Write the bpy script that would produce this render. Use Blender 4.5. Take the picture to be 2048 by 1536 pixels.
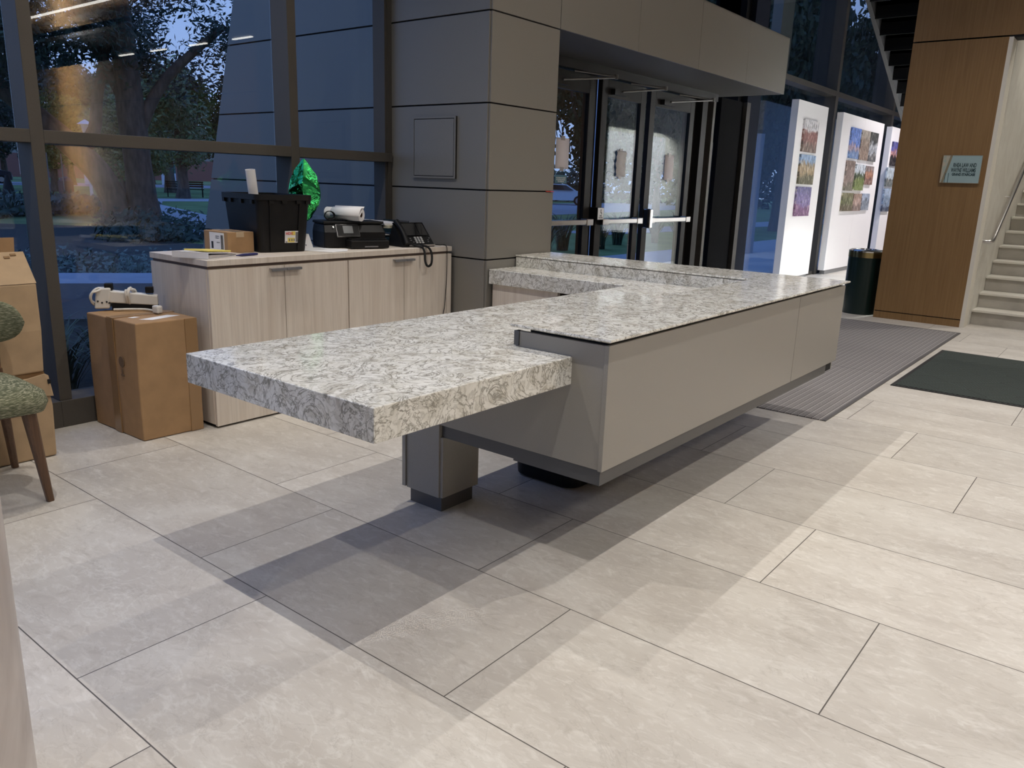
import bpy, bmesh, math, random
from math import pi, sin, cos, radians as R
from mathutils import Vector as V, Matrix as M

for o in list(bpy.data.objects): bpy.data.objects.remove(o)
S = bpy.context.scene
COL = S.collection

# ------------------------------------------------------------------ camera, world, lamps, exposure
cam_d = bpy.data.cameras.new('camera'); cam = bpy.data.objects.new('camera', cam_d); COL.objects.link(cam)
cam_d.sensor_fit = 'HORIZONTAL'; cam_d.sensor_width = 36.0; cam_d.lens = 36.0*1578.567/2048
cam_d.clip_start = .05; cam_d.clip_end = 500
cam.location = (0, 0, 1.36); cam.rotation_mode = 'XYZ'
cam.rotation_euler = (R(75.69554), R(-1.86999), R(-51.3549))
S.camera = cam
S.view_settings.view_transform = 'Standard'; S.view_settings.look = 'None'
S.view_settings.gamma = 1; S.view_settings.use_curve_mapping = False
S.view_settings.exposure = 0.0

W = bpy.data.worlds.new('dusk'); S.world = W; W.use_nodes = True
nt = W.node_tree; nt.nodes.clear()
wo = nt.nodes.new('ShaderNodeOutputWorld'); bg = nt.nodes.new('ShaderNodeBackground')
tc = nt.nodes.new('ShaderNodeTexCoord'); sp = nt.nodes.new('ShaderNodeSeparateXYZ'); rp = nt.nodes.new('ShaderNodeValToRGB')
rp.color_ramp.elements[0].position = 0.0; rp.color_ramp.elements[0].color = (.36, .46, .74, 1)
rp.color_ramp.elements[1].position = .55; rp.color_ramp.elements[1].color = (.17, .34, .84, 1)
nt.links.new(tc.outputs['Generated'], sp.inputs[0]); nt.links.new(sp.outputs['Z'], rp.inputs[0])
nt.links.new(rp.outputs[0], bg.inputs[0]); nt.links.new(bg.outputs[0], wo.inputs[0])
bg.inputs[1].default_value = 1.3

def spot(x, y, z, p, ang=108, col=(1, .945, .87), r=.014, blend=.7, aim=None):
    l = bpy.data.lights.new('downlight_lamp', 'SPOT'); l.energy = p; l.spot_size = R(ang); l.spot_blend = blend
    l.shadow_soft_size = r; l.color = col
    o = bpy.data.objects.new('downlight_lamp', l); COL.objects.link(o); o.location = (x, y, z)
    if aim: o.rotation_euler = (V(aim)-V((x, y, z))).to_track_quat('-Z', 'Y').to_euler()
    return o
def strip(loc, size, p, aim, col=(1, .94, .87), spread=160):
    l = bpy.data.lights.new('added_strip_lamp', 'AREA'); l.shape = 'RECTANGLE'; l.size = size[0]; l.size_y = size[1]
    l.energy = p; l.color = col; l.spread = R(spread)
    o = bpy.data.objects.new('added_strip_lamp', l); COL.objects.link(o); o.location = loc
    o.rotation_euler = (V(aim)-V(loc)).to_track_quat('-Z', 'Y').to_euler()
    return o
HL = 5.1
for x in (-1.75, 1.33, 4.41, 7.49):
    for y in (-2.4, .5, 3.3):
        spot(x, y, HL, 120 if x < 0 else (90 if x > 7 and y > 3 else (290 if y < 0 else 215)))
for x in (4.41, 7.6):
    for y in (-5.2, -8.0, -10.8): spot(x, y, HL, 130, ang=130)  # unseen spots added to light the wood wall mirrored in the glass
spot(1.33, 2.05, HL, 45)
spot(13.2, 1.9, HL, 620, col=(1, .95, .97)); spot(16.4, 2.4, HL, 680, col=(1, .95, .97)); spot(18.6, 2.4, HL, 420, col=(1, .95, .95))
spot(11.2, .3, 4.6, 420, col=(1, .95, .86)); spot(13.5, .3, 5.0, 360, col=(1, .95, .86))
strip((3, -4.2, 5.0), (9, .5), 50, (3, 1.0, 0))  # unseen strip added behind the camera for soft fill

strip((12.2, 1.80, 2.26), (1.9, .06), 260, (12.2, 1.5, 1.2), col=(.95, 1, .97))  # strip added to brighten the white alcove wall reflected in the doors

strip((9.15, -13, 5.12), (.05, 11.5), 1300, (9.72, -13, 5.1)); strip((9.3, -13, 4.3), (.05, 11.5), 110, (9.66, -13, 3.4))  # strips added to wash the slats and wood wall for their reflection

# ------------------------------------------------------------------ mesh helpers
ROOTM = {}
class MB:
    def __init__(s): s.v = []; s.f = []
    def add(s, vs, fs):
        n = len(s.v); s.v += [tuple(v) for v in vs]; s.f += [tuple(i+n for i in f) for f in fs]; return s
    def box(s, x0, y0, z0, x1, y1, z1):
        x0, x1 = sorted((x0, x1)); y0, y1 = sorted((y0, y1)); z0, z1 = sorted((z0, z1))
        return s.add([(x0,y0,z0),(x1,y0,z0),(x1,y1,z0),(x0,y1,z0),(x0,y0,z1),(x1,y0,z1),(x1,y1,z1),(x0,y1,z1)],
                     [(0,3,2,1),(4,5,6,7),(0,1,5,4),(1,2,6,5),(2,3,7,6),(3,0,4,7)])
    def hexa(s, b, t):
        return s.add(list(b)+list(t), [(0,3,2,1),(4,5,6,7),(0,1,5,4),(1,2,6,5),(2,3,7,6),(3,0,4,7)])
    def obox(s, c, u, v, w):
        c, u, v, w = V(c), V(u), V(v), V(w)
        return s.hexa([c-u-v-w, c+u-v-w, c+u+v-w, c-u+v-w], [c-u-v+w, c+u-v+w, c+u+v+w, c-u+v+w])
    def prism(s, pts, d):
        n = len(pts); d = V(d); a = [V(p) for p in pts]; b = [p+d for p in a]
        return s.add(a+b, [tuple(range(n))[::-1], tuple(range(n, 2*n))]+[(i, (i+1) % n, (i+1) % n+n, i+n) for i in range(n)])
    def loft(s, rings, cap=True, closed=True):
        n = len(rings[0]); base = len(s.v); vs = [p for r in rings for p in r]; fs = []
        for k in range(len(rings)-1):
            for i in range(n if closed else n-1):
                j = (i+1) % n; fs.append((k*n+i, k*n+j, (k+1)*n+j, (k+1)*n+i))
        if cap: fs += [tuple(range(n))[::-1], tuple(range((len(rings)-1)*n, len(rings)*n))]
        return s.add(vs, fs)
    def tube(s, pts, r, n=10, cap=True):
        pts = [V(p) for p in pts]; rs = r if isinstance(r, (list, tuple)) else [r]*len(pts); rings = []; up = None
        for i, p in enumerate(pts):
            t = (pts[min(i+1, len(pts)-1)]-pts[max(i-1, 0)]).normalized()
            if up is None: up = V((0,0,1)) if abs(t.z) < .9 else V((1,0,0))
            a = (up - t*up.dot(t)).normalized(); b = t.cross(a); up = a
            rings.append([p+(a*cos(2*pi*k/n)+b*sin(2*pi*k/n))*rs[i] for k in range(n)])
        return s.loft(rings, cap)
    def cyl(s, p0, p1, r0, r1=None, n=20): return s.tube([p0, p1], [r0, r0 if r1 is None else r1], n)
    def build(s, name, mat, parent=None, local=False, smooth=None, bev=0, label=None):
        me = bpy.data.meshes.new(name); o = bpy.data.objects.new(name, me); COL.objects.link(o)
        vs = [V(v) for v in s.v]
        if parent is not None:
            Mx = ROOTM[parent.name]; ROOTM[o.name] = Mx; o.parent = parent
            if not local: iv = Mx.inverted(); vs = [iv @ v for v in vs]
        else:
            lo = [min(v[i] for v in vs) for i in range(3)]; hi = [max(v[i] for v in vs) for i in range(3)]
            c = V(((lo[0]+hi[0])/2, (lo[1]+hi[1])/2, lo[2])); o.location = c; vs = [v-c for v in vs]; ROOTM[o.name] = M.Translation(c)
        me.from_pydata([tuple(v) for v in vs], [], s.f); me.update()
        bm = bmesh.new(); bm.from_mesh(me); bmesh.ops.recalc_face_normals(bm, faces=bm.faces[:]); bm.to_mesh(me); bm.free()
        me.materials.append(mat)
        if smooth:
            for p in me.polygons: p.use_smooth = True
            me.set_sharp_from_angle(angle=R(smooth))
        if bev:
            b = o.modifiers.new('bevel', 'BEVEL'); b.width = bev; b.segments = 2; b.limit_method = 'ANGLE'; b.angle_limit = R(40)
        if label: o['label'] = label
        return o
def tag(o, label=None, cat=None, group=None, kind=None):
    if label: o['label'] = label
    if cat: o['category'] = cat
    if group: o['group'] = group
    if kind: o['kind'] = kind
    return o
def thing(name, label, cat, loc, rz=0, group=None, kind=None):
    o = bpy.data.objects.new(name, None); COL.objects.link(o); o.location = loc; o.rotation_euler = (0, 0, rz); o.empty_display_size = .1
    ROOTM[o.name] = M.Translation(V(loc)) @ M.Rotation(rz, 4, 'Z')
    return tag(o, label, cat, group, kind)
def struct(o, label=None, cat=None):
    o['kind'] = 'structure'
    return tag(o, label, cat)
def copy_tree(o, parent=None):
    c = o.copy(); COL.objects.link(c)
    if parent is not None: c.parent = parent; ROOTM[c.name] = ROOTM.get(parent.name)
    for ch in [k for k in bpy.data.objects if k.parent == o]: copy_tree(ch, c)
    return c
def put(o, loc, rz=0, sc=None):
    o.location = loc; o.rotation_euler = (0, 0, rz)
    if sc: o.scale = (sc, sc, sc) if not isinstance(sc, tuple) else sc
    ROOTM[o.name] = M.LocRotScale(V(loc), M.Rotation(rz, 3, 'Z').to_quaternion(), V(o.scale)); return o
def text(s, size, origin, right, up, mat, parent, name='lettering', align='LEFT', depth=.0006, bold=0, sx=1.0):
    c = bpy.data.curves.new('t', 'FONT'); c.body = s; c.size = size; c.align_x = align; c.extrude = depth; c.offset = bold
    t = bpy.data.objects.new('t', c); COL.objects.link(t)
    dg = bpy.context.evaluated_depsgraph_get(); me = bpy.data.meshes.new_from_object(t.evaluated_get(dg))
    bpy.data.objects.remove(t); bpy.data.curves.remove(c)
    r, u = V(right).normalized(), V(up).normalized(); n = r.cross(u)
    mb = MB(); mb.add([V(origin)+r*v.co.x*sx+u*v.co.y+n*v.co.z for v in me.vertices], [tuple(p.vertices) for p in me.polygons])
    bpy.data.meshes.remove(me)
    return mb.build(name, mat, parent)

# ------------------------------------------------------------------ materials
MATS = {}
def mat(name, col, rough=.5, metal=0, var=0, scale=20, bump=0, emit=0, stretch=(1,1,1), col2=None, spec=.5, coat=0, lo=.35, hi=.65, detail=4, dist=0):
    if name in MATS: return MATS[name]
    m = bpy.data.materials.new(name); m.use_nodes = True; n = m.node_tree.nodes; L = m.node_tree.links; b = n['Principled BSDF']
    b.inputs['Base Color'].default_value = (*col, 1); b.inputs['Roughness'].default_value = rough; b.inputs['Metallic'].default_value = metal
    b.inputs['Specular IOR Level'].default_value = spec; b.inputs['Coat Weight'].default_value = coat
    if emit: b.inputs['Emission Color'].default_value = (*col, 1); b.inputs['Emission Strength'].default_value = emit
    if var or col2 or bump:
        t = n.new('ShaderNodeTexCoord'); mp = n.new('ShaderNodeMapping'); mp.inputs['Scale'].default_value = stretch
        L.new(t.outputs['Object'], mp.inputs[0])
        nz = n.new('ShaderNodeTexNoise'); nz.inputs['Scale'].default_value = scale; nz.inputs['Detail'].default_value = detail; nz.inputs['Distortion'].default_value = dist
        L.new(mp.outputs[0], nz.inputs['Vector'])
        if var or col2:
            r = n.new('ShaderNodeValToRGB'); r.color_ramp.elements[0].position = lo; r.color_ramp.elements[1].position = hi
            c2 = col2 or tuple(min(1, c*(1+var)) for c in col); c1 = col if col2 else tuple(c*(1-var) for c in col)
            r.color_ramp.elements[0].color = (*c1, 1); r.color_ramp.elements[1].color = (*c2, 1)
            L.new(nz.outputs['Fac'], r.inputs[0]); L.new(r.outputs[0], b.inputs['Base Color'])
        if bump:
            bp = n.new('ShaderNodeBump'); bp.inputs['Strength'].default_value = bump; bp.inputs['Distance'].default_value = .01
            L.new(nz.outputs['Fac'], bp.inputs['Height']); L.new(bp.outputs[0], b.inputs['Normal'])
    MATS[name] = m; return m
class NG:
    """tiny node-graph helper"""
    def __init__(s, name):
        s.m = bpy.data.materials.new(name); s.m.use_nodes = True; s.n = s.m.node_tree.nodes; s.L = s.m.node_tree.links; s.b = s.n['Principled BSDF']
    def put(s, inp, v):
        if hasattr(v, 'is_linked') or hasattr(v, 'links'): s.L.new(v, inp)
        else: inp.default_value = v
    def math(s, op, a, b=0, c=None):
        k = s.n.new('ShaderNodeMath'); k.operation = op; s.put(k.inputs[0], a); s.put(k.inputs[1], b)
        if c is not None: s.put(k.inputs[2], c)
        return k.outputs[0]
    def ramp(s, f, stops, interp='LINEAR'):
        k = s.n.new('ShaderNodeValToRGB'); e = k.color_ramp.elements; k.color_ramp.interpolation = interp
        while len(e) < len(stops): e.new(.5)
        for i, (p, c) in enumerate(stops): e[i].position = p; e[i].color = (*c, 1)
        s.put(k.inputs[0], f); return k.outputs[0]
    def noise(s, vec, scale, detail=4, dist=0, rough=.5):
        k = s.n.new('ShaderNodeTexNoise'); s.L.new(vec, k.inputs['Vector']); k.inputs['Scale'].default_value = scale
        k.inputs['Detail'].default_value = detail; k.inputs['Distortion'].default_value = dist; k.inputs['Roughness'].default_value = rough
        return k.outputs['Fac']
    def mix(s, f, a, b, mode='MIX'):
        k = s.n.new('ShaderNodeMixRGB'); k.blend_type = mode
        for i, v in zip(k.inputs, (f, a, b)):
            if isinstance(v, tuple): i.default_value = (*v, 1)
            else: s.put(i, v)
        return k.outputs[0]
    def coord(s, kind='Object', scale=(1,1,1), loc=(0,0,0), rot=(0,0,0)):
        t = s.n.new('ShaderNodeTexCoord'); mp = s.n.new('ShaderNodeMapping'); mp.inputs['Scale'].default_value = scale
        mp.inputs['Location'].default_value = loc; mp.inputs['Rotation'].default_value = rot
        s.L.new(t.outputs[kind], mp.inputs[0]); return mp.outputs[0]
    def xyz(s, vec):
        k = s.n.new('ShaderNodeSeparateXYZ'); s.L.new(vec, k.inputs[0]); return k.outputs
    def comb(s, x, y, z):
        k = s.n.new('ShaderNodeCombineXYZ')
        for i, v in zip(k.inputs, (x, y, z)): s.put(i, v)
        return k.outputs[0]
    def bump(s, h, st, d=.01):
        k = s.n.new('ShaderNodeBump'); k.inputs['Strength'].default_value = st; k.inputs['Distance'].default_value = d
        s.L.new(h, k.inputs['Height']); s.L.new(k.outputs[0], s.b.inputs['Normal'])

TW, TL = .6076, 1.2145
def floor_mat():
    g = NG('stone_tile'); p = g.coord(); x, y, z = g.xyz(p)
    u = g.math('DIVIDE', g.math('SUBTRACT', x, .7653), TW); k = g.math('FLOOR', u); fu = g.math('FRACT', u)
    v = g.math('DIVIDE', g.math('SUBTRACT', g.math('SUBTRACT', y, .874), g.math('MULTIPLY', k, .4048)), TL)
    j = g.math('FLOOR', v); fv = g.math('FRACT', v)
    wn = g.n.new('ShaderNodeTexWhiteNoise'); wn.noise_dimensions = '3D'; g.L.new(g.comb(k, j, 3.0), wn.inputs['Vector'])
    rnd = wn.outputs['Value']; off = g.n.new('ShaderNodeVectorMath'); off.operation = 'MULTIPLY_ADD'
    g.L.new(wn.outputs['Color'], off.inputs[0]); off.inputs[1].default_value = (40, 40, 40); g.L.new(p, off.inputs[2]); q = off.outputs[0]
    st = g.n.new('ShaderNodeMapping'); st.inputs['Scale'].default_value = (1.7, .8, 1); st.inputs['Rotation'].default_value = (0, 0, .5); g.L.new(q, st.inputs[0]); q2 = st.outputs[0]
    big = g.noise(q2, 1.8, 6, 1.0, .55); fine = g.noise(q2, 22, 6, .8, .65)
    base = g.ramp(big, [(.3, (.47, .435, .395)), (.5, (.535, .50, .455)), (.7, (.60, .57, .525))])
    mid = g.noise(q2, 11, 6, 1.2, .7)
    base = g.mix(g.math('MULTIPLY', g.math('MAXIMUM', g.math('SUBTRACT', fine, .5), 0), 1.6), base, (.82, .80, .76))
    base = g.mix(g.ramp(mid, [(.30, (.5,.5,.5)), (.46, (0,0,0))]), base, (.38, .345, .305)); base = g.mix(g.ramp(mid, [(.58, (0,0,0)), (.70, (.55,.55,.55))]), base, (.70, .68, .64))
    veins = g.noise(q2, 2.6, 8, .55, .62)
    line = g.math('SUBTRACT', 1, g.math('MULTIPLY', g.math('ABSOLUTE', g.math('SUBTRACT', veins, .53)), 60)); line = g.math('MAXIMUM', line, 0)
    sel = g.ramp(g.noise(q2, 1.1, 2), [(.5, (0,0,0)), (.62, (1,1,1))])
    base = g.mix(g.math('MULTIPLY', g.math('MULTIPLY', line, sel), .30), base, (.76, .75, .71))
    dv = g.noise(q2, 2.2, 9, 2.2, .6); dl = g.math('MAXIMUM', g.math('SUBTRACT', 1, g.math('MULTIPLY', g.math('ABSOLUTE', g.math('SUBTRACT', dv, .44)), 110)), 0)
    base = g.mix(g.math('MULTIPLY', dl, .22), base, (.25, .22, .19))
    tone = g.math('ADD', .93, g.math('MULTIPLY', rnd, .12)); base = g.mix(1.0, base, g.comb(tone, tone, tone), 'MULTIPLY')
    gx = .0019/TW; gy = .0019/TL
    ga = g.math('LESS_THAN', g.math('MINIMUM', fu, g.math('SUBTRACT', 1, fu)), gx)
    gb = g.math('LESS_THAN', g.math('MINIMUM', fv, g.math('SUBTRACT', 1, fv)), gy)
    base = g.mix(g.math('MAXIMUM', ga, gb), base, (.10, .09, .08))
    g.L.new(base, g.b.inputs['Base Color']); g.b.inputs['Roughness'].default_value = .42; g.b.inputs['Specular IOR Level'].default_value = .35
    return g.m
def quartz_mat():
    g = NG('swirled_quartz'); p = g.coord()
    a = g.noise(p, 7.2, 5, 3.0, .6); b = g.noise(p, 17, 4, 1.8, .55); c = g.noise(p, 5.0, 4, 2.4)
    base = g.ramp(c, [(.32, (.52, .49, .43)), (.45, (.68, .66, .60)), (.6, (.80, .79, .75))])
    base = g.mix(g.ramp(b, [(.40, (0,0,0)), (.60, (.7,.7,.7))]), base, (.82, .81, .77))
    la = g.math('MAXIMUM', g.math('SUBTRACT', 1, g.math('MULTIPLY', g.math('ABSOLUTE', g.math('SUBTRACT', a, .5)), 30)), 0)
    lb = g.math('MAXIMUM', g.math('SUBTRACT', 1, g.math('MULTIPLY', g.math('ABSOLUTE', g.math('SUBTRACT', b, .47)), 22)), 0)
    base = g.mix(g.math('MULTIPLY', la, .85), base, (.17, .155, .12)); base = g.mix(g.math('MULTIPLY', lb, .42), base, (.25, .235, .19))
    g.L.new(base, g.b.inputs['Base Color']); g.b.inputs['Roughness'].default_value = .09; g.b.inputs['Specular IOR Level'].default_value = .5
    return g.m
def wood_mat(name, c1, c2, grain=(26, 26, 1.3), rough=.5, scale=1.0, fine=.35):
    g = NG(name); p = g.coord(scale=grain)
    a = g.noise(p, scale, 5, .9, .6); b = g.noise(g.coord(scale=(grain[0]*9, grain[1]*9, grain[2]*2.2)), scale, 3)
    base = g.ramp(a, [(.3, c1), (.68, c2)])
    base = g.mix(g.math('MULTIPLY', g.math('GREATER_THAN', b, .56), fine), base, tuple(k*.62 for k in c1))
    g.L.new(base, g.b.inputs['Base Color']); g.b.inputs['Roughness'].default_value = rough
    return g.m
def glass_mat(name, tint=(.86, .91, .93), gain=1.15):
    m = bpy.data.materials.new(name); m.use_nodes = True; n = m.node_tree.nodes; L = m.node_tree.links; n.clear()
    o = n.new('ShaderNodeOutputMaterial'); mx = n.new('ShaderNodeMixShader'); t = n.new('ShaderNodeBsdfTransparent'); g = n.new('ShaderNodeBsdfGlossy')
    fr = n.new('ShaderNodeFresnel'); ge = n.new('ShaderNodeNewGeometry'); mr = n.new('ShaderNodeMapRange'); mr.inputs['To Min'].default_value = 1.52; mr.inputs['To Max'].default_value = 1/1.52; L.new(ge.outputs['Backfacing'], mr.inputs['Value']); L.new(mr.outputs[0], fr.inputs[0]); mu = n.new('ShaderNodeMath'); mu.operation = 'MULTIPLY'; mu.use_clamp = True
    mu.inputs[1].default_value = gain
    t.inputs[0].default_value = (*tint, 1); g.inputs['Roughness'].default_value = 0.0
    L.new(fr.outputs[0], mu.inputs[0]); L.new(mu.outputs[0], mx.inputs[0]); L.new(t.outputs[0], mx.inputs[1]); L.new(g.outputs[0], mx.inputs[2]); L.new(mx.outputs[0], o.inputs[0])
    return m
def leaf_mat(name, c1, c2):
    g = NG(name); f = g.noise(g.coord(), 3.0, 3); base = g.ramp(f, [(.35, c1), (.65, c2)])
    g.L.new(base, g.b.inputs['Base Color']); g.b.inputs['Roughness'].default_value = .6
    return g.m
FLOOR = floor_mat(); QZ = quartz_mat(); GLASS = glass_mat('window_glass')
PANEL = mat('cladding_panel', (.23, .218, .20), .42, .1, var=.05, scale=300, spec=.4)
JOINT = mat('dark_joint', (.006, .006, .008), .8)
DESKP = mat('desk_panel', (.30, .285, .26), .38, 0, var=.05, scale=420)
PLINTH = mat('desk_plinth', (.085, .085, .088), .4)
FRAME = mat('bronze_frame', (.085, .077, .068), .5, 0, var=.05, scale=200, spec=.3)
DARKF = mat('dark_door_frame', (.019, .0175, .017), .5, 0, spec=.15)
WOODL = wood_mat('pale_ash_laminate', (.63, .55, .475), (.75, .68, .605), (20, 20, 1.1), .45, 1, .16)
WOODW = wood_mat('brown_wood_veneer', (.215, .120, .044), (.285, .167, .067), (30, 60, 1.2), .5, 1, .25)
WOODD = wood_mat('dark_walnut', (.085, .042, .022), (.15, .08, .042), (60, 60, 5), .4)
WHITE = mat('white_paint', (.80, .78, .80), .55, var=.01, scale=60)
STONE = mat('pale_stone', (.60, .57, .51), .4, col2=(.70, .68, .62), scale=2.5, dist=1.5, detail=8)
STONEC = mat('column_stone', (.46, .42, .41), .45, col2=(.60, .56, .55), scale=3, dist=2.5, detail=8, stretch=(1, 1, .5))
CARD = mat('cardboard', (.37, .225, .112), .8, var=.06, scale=14); CARDP = mat('pale_cardboard', (.44, .31, .185), .8, var=.06, scale=14)
CARDI = mat('dark_cardboard', (.25, .15, .07), .85, var=.05, scale=12)
TAPE = mat('packing_tape', (.31, .185, .088), .25, spec=.6)
PAPER = mat('white_paper', (.84, .83, .85), .7); PAPERP = mat('pinkish_paper', (.90, .85, .90), .75)
YEL = mat('yellow_paper', (.80, .66, .16), .7); NAVY = mat('navy_pen', (.012, .015, .11), .3)
BLACK = mat('black_plastic', (.0065, .0065, .0075), .5, spec=.3); BLACKG = mat('gloss_black', (.008, .008, .009), .16, coat=.4)
GREYP = mat('grey_plastic', (.16, .16, .17), .4); INK = mat('print_ink', (.02, .02, .022), .6)
STEEL = mat('brushed_steel', (.55, .53, .52), .28, 1); CHROME = mat('chrome', (.75, .75, .76), .12, 1); BRASS = mat('brass', (.42, .33, .16), .22, 1)
WPL = mat('white_plastic', (.74, .72, .68), .4); GREENB = mat('dark_green_enamel', (.006, .018, .016), .3)
FAB = None
def fabric():
    g = NG('heather_green_fabric'); a = g.noise(g.coord(scale=(50, 50, 420)), 1.0, 4, .2); b = g.noise(g.coord(scale=(160, 160, 300)), 1, 2)
    base = g.ramp(a, [(.38, (.075, .085, .045)), (.52, (.17, .175, .105)), (.62, (.38, .37, .26))])
    base = g.mix(g.math('MULTIPLY', b, .3), base, (.09, .1, .06)); g.L.new(base, g.b.inputs['Base Color']); g.b.inputs['Roughness'].default_value = .9
    g.bump(b, .3, .003); return g.m
FAB = fabric()

# ------------------------------------------------------------------ room shell
ZC = 6.6
struct(MB().box(-8, -20, -.2, 24, 4.62, 0).build('floor', FLOOR))
bpy.data.objects['floor'].location = (0, 0, -.2)
me = bpy.data.objects['floor'].data
for v in me.vertices: v.co = V((v.co.x+8, v.co.y-7.69, v.co.z))
struct(MB().box(-8, -20, ZC, 24, 4.7, ZC+.2).build('ceiling', mat('ceiling_paint', (.30, .285, .26), .8)))
struct(MB().box(-8, -20.2, 0, 24, -20, ZC).build('wall_back', mat('far_paint', (.26, .25, .24), .7)))
struct(MB().box(-8.2, -20, 0, -8, 4.62, ZC).build('wall_left', mat('far_paint', (.26, .25, .24), .7)))

struct(MB().box(24, -20.2, 0, 24.2, 4.7, ZC).build('wall_far', mat('dark_wall', (.06, .06, .065), .7)))

# clad pier at the entrance (runs through the glass to the outside)
wf = struct(thing('wall_front', 'dark grey metal clad pier between the window and the entrance doors', 'wall', (4.52, 4.0, 0)))
MB().box(4.155, 3.535, 0, 4.885, 6.3, ZC).build('pier_core', JOINT, wf)
ZB = [0, .842, 1.306, 1.862, 2.42, 2.98, 3.55, 4.2, 4.9, 5.7, ZC]
for a, b in zip(ZB[:-1], ZB[1:]):
    MB().box(4.14, 3.535, a+.005, 4.155, 4.455, b-.005).build('cladding_panel', PANEL, wf, bev=.0015)
    MB().box(4.152, 3.52, a+.005, 4.893, 3.535, b-.005).build('cladding_panel', PANEL, wf, bev=.0015)
def slant(z): return 7.30-.338*z
for a, b in zip(ZB[:-1], ZB[1:]):
    MB().prism([(4.14, 4.62, a+.006), (4.14, slant(a), a+.006), (4.14, slant(b), b-.006), (4.14, 4.62, b-.006)], (.015, 0, 0)).build('outdoor_cladding_panel', PANEL, wf)
MB().prism([(4.156, 6.0, 0), (4.156, slant(0)-.01, 0), (4.156, slant(ZC)-.01, ZC), (4.156, 5.0, ZC)], (.72, 0, 0)).build('outdoor_pier_core', JOINT, wf)
# access panel on the pier
ap = thing('access_panel', 'flush square access hatch in the left face of the grey pier', 'access panel', (4.135, 4.0, 1.372))
MB().box(4.128, 3.80, 1.374, 4.14, 4.21, 1.784).build('hatch_frame', JOINT, ap)
m = MB(); m.box(4.122, 3.80, 1.374, 4.128, 3.812, 1.784); m.box(4.122, 4.198, 1.374, 4.128, 4.21, 1.784); m.box(4.122, 3.812, 1.374, 4.128, 4.198, 1.386); m.box(4.122, 3.812, 1.772, 4.128, 4.198, 1.784)
m.build('hatch_trim', PANEL, ap); MB().box(4.123, 3.817, 1.391, 4.1285, 4.193, 1.767).build('hatch_door', PANEL, ap)
rt = MB().box(4.80, 3.512, 1.3035, 4.893, 3.5199, 1.3085).build('tape_strip', mat('red_tape', (.55, .05, .03), .5)); tag(rt, 'short piece of red tape in the joint of the grey pier', 'tape')

# entrance soffit
sf = struct(thing('trim_1', 'grey clad canopy boxed out above the entrance doors', 'canopy', (7.08, 4.0, 2.425)))
MB().box(4.895, 3.535, 2.432, 9.25, 4.6, 3.005).build('canopy_core', JOINT, sf)
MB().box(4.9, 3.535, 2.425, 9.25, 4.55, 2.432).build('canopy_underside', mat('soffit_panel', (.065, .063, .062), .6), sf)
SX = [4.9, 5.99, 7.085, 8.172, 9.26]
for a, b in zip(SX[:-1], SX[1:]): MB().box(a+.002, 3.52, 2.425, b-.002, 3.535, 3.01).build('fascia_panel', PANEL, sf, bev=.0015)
MB().box(9.25, 3.522, 2.425, 9.26, 4.6, 3.01).build('end_panel', PANEL, sf)
MB().box(4.9, 3.52, 3.005, 9.26, 4.6, 3.012).build('canopy_top', PANEL, sf)

# glazed bays
GY = 4.585; FY = 4.42
def bay(i, x0, x1, zt=(1.476, 1.54), up=(2.90, 2.98), label='', lower=True, depth=.17, mw=.063):
    w = struct(thing('window_%d' % i, label, 'window', ((x0+x1)/2, GY, 0)))
    f = MB()
    f.box(x0, FY, .145 if lower else 3.02, x0+mw, FY+depth, ZC).build('mullion', FRAME, w, bev=.002)
    tz = ([zt] if lower else [])+[up]
    for z0, z1 in tz:
        MB().box(x0+mw, FY, z0, x1, FY+depth, z1).build('transom', FRAME, w, bev=.002)
    zs = [.145] if lower else [3.02]
    for z0, z1 in tz: zs += [z0, z1]
    zs.append(ZC)
    if not lower: zs = [3.02, ZC]
    for a, b in zip(zs[::2], zs[1::2]): MB().box(x0+mw, GY, a, x1, GY+.012, b).build('pane', GLASS, w)
    if lower: MB().box(x0, 4.405, 0, x1, 4.615, .145).build('sill', FRAME, w, bev=.003)
    return w
bay(1, -1.39, .155, label='glazed bay at the far left edge of the facade')
bay(2, .155, 1.70, label='glazed bay left of the brown window post, behind the chair and boxes')
bay(3, 1.70, 3.245, label='large glazed bay behind the cardboard box, looking out to the tree')
bay(4, 3.245, 4.125, label='narrow glazed bay beside the grey clad pier, behind the printer')
b4 = bpy.data.objects['window_4']; MB().box(4.10, FY+.02, .145, 4.139, FY+.17, ZC).build('mullion', FRAME, b4)
MB().box(4.08, FY+.03, .92, 4.10, FY+.15, ZC).build('mullion', FRAME, b4)
def bay2(i, x0, x1, label):
    w = struct(thing('window_%d' % i, label, 'window', ((x0+x1)/2, 4.64, 0)))
    MB().box(x0, FY, 0, x0+.13, 4.85, ZC).build('mullion', mat('dark_bronze', (.036, .033, .031), .5, spec=.25), w, bev=.003)
    MB().box(x0+.13, FY, 2.90, x1, FY+.2, 2.98).build('transom', mat('dark_bronze', (.036, .033, .031), .5, spec=.25), w, bev=.002)
    MB().box(x0+.13, FY+.03, 0, x1, FY+.23, .06).build('sill', mat('dark_bronze', (.036, .033, .031), .5, spec=.25), w)
    for a, b in ((.06, 2.90), (2.98, ZC)): MB().box(x0+.13, 4.60, a, x1, 4.612, b).build('pane', GLASS, w)
    return w
bay2(5, 10.32, 13.92, 'glazed bay between the entrance and the narrow photo board')
bay2(6, 13.92, 17.5, 'glazed bay behind the wide photo board')
bay2(7, 17.5, 21.1, 'glazed bay behind the photo board next to the wood wall')
w8 = struct(thing('window_8', 'high glazing above the entrance canopy', 'window', (7.6, 4.64, 3.01)))
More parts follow.
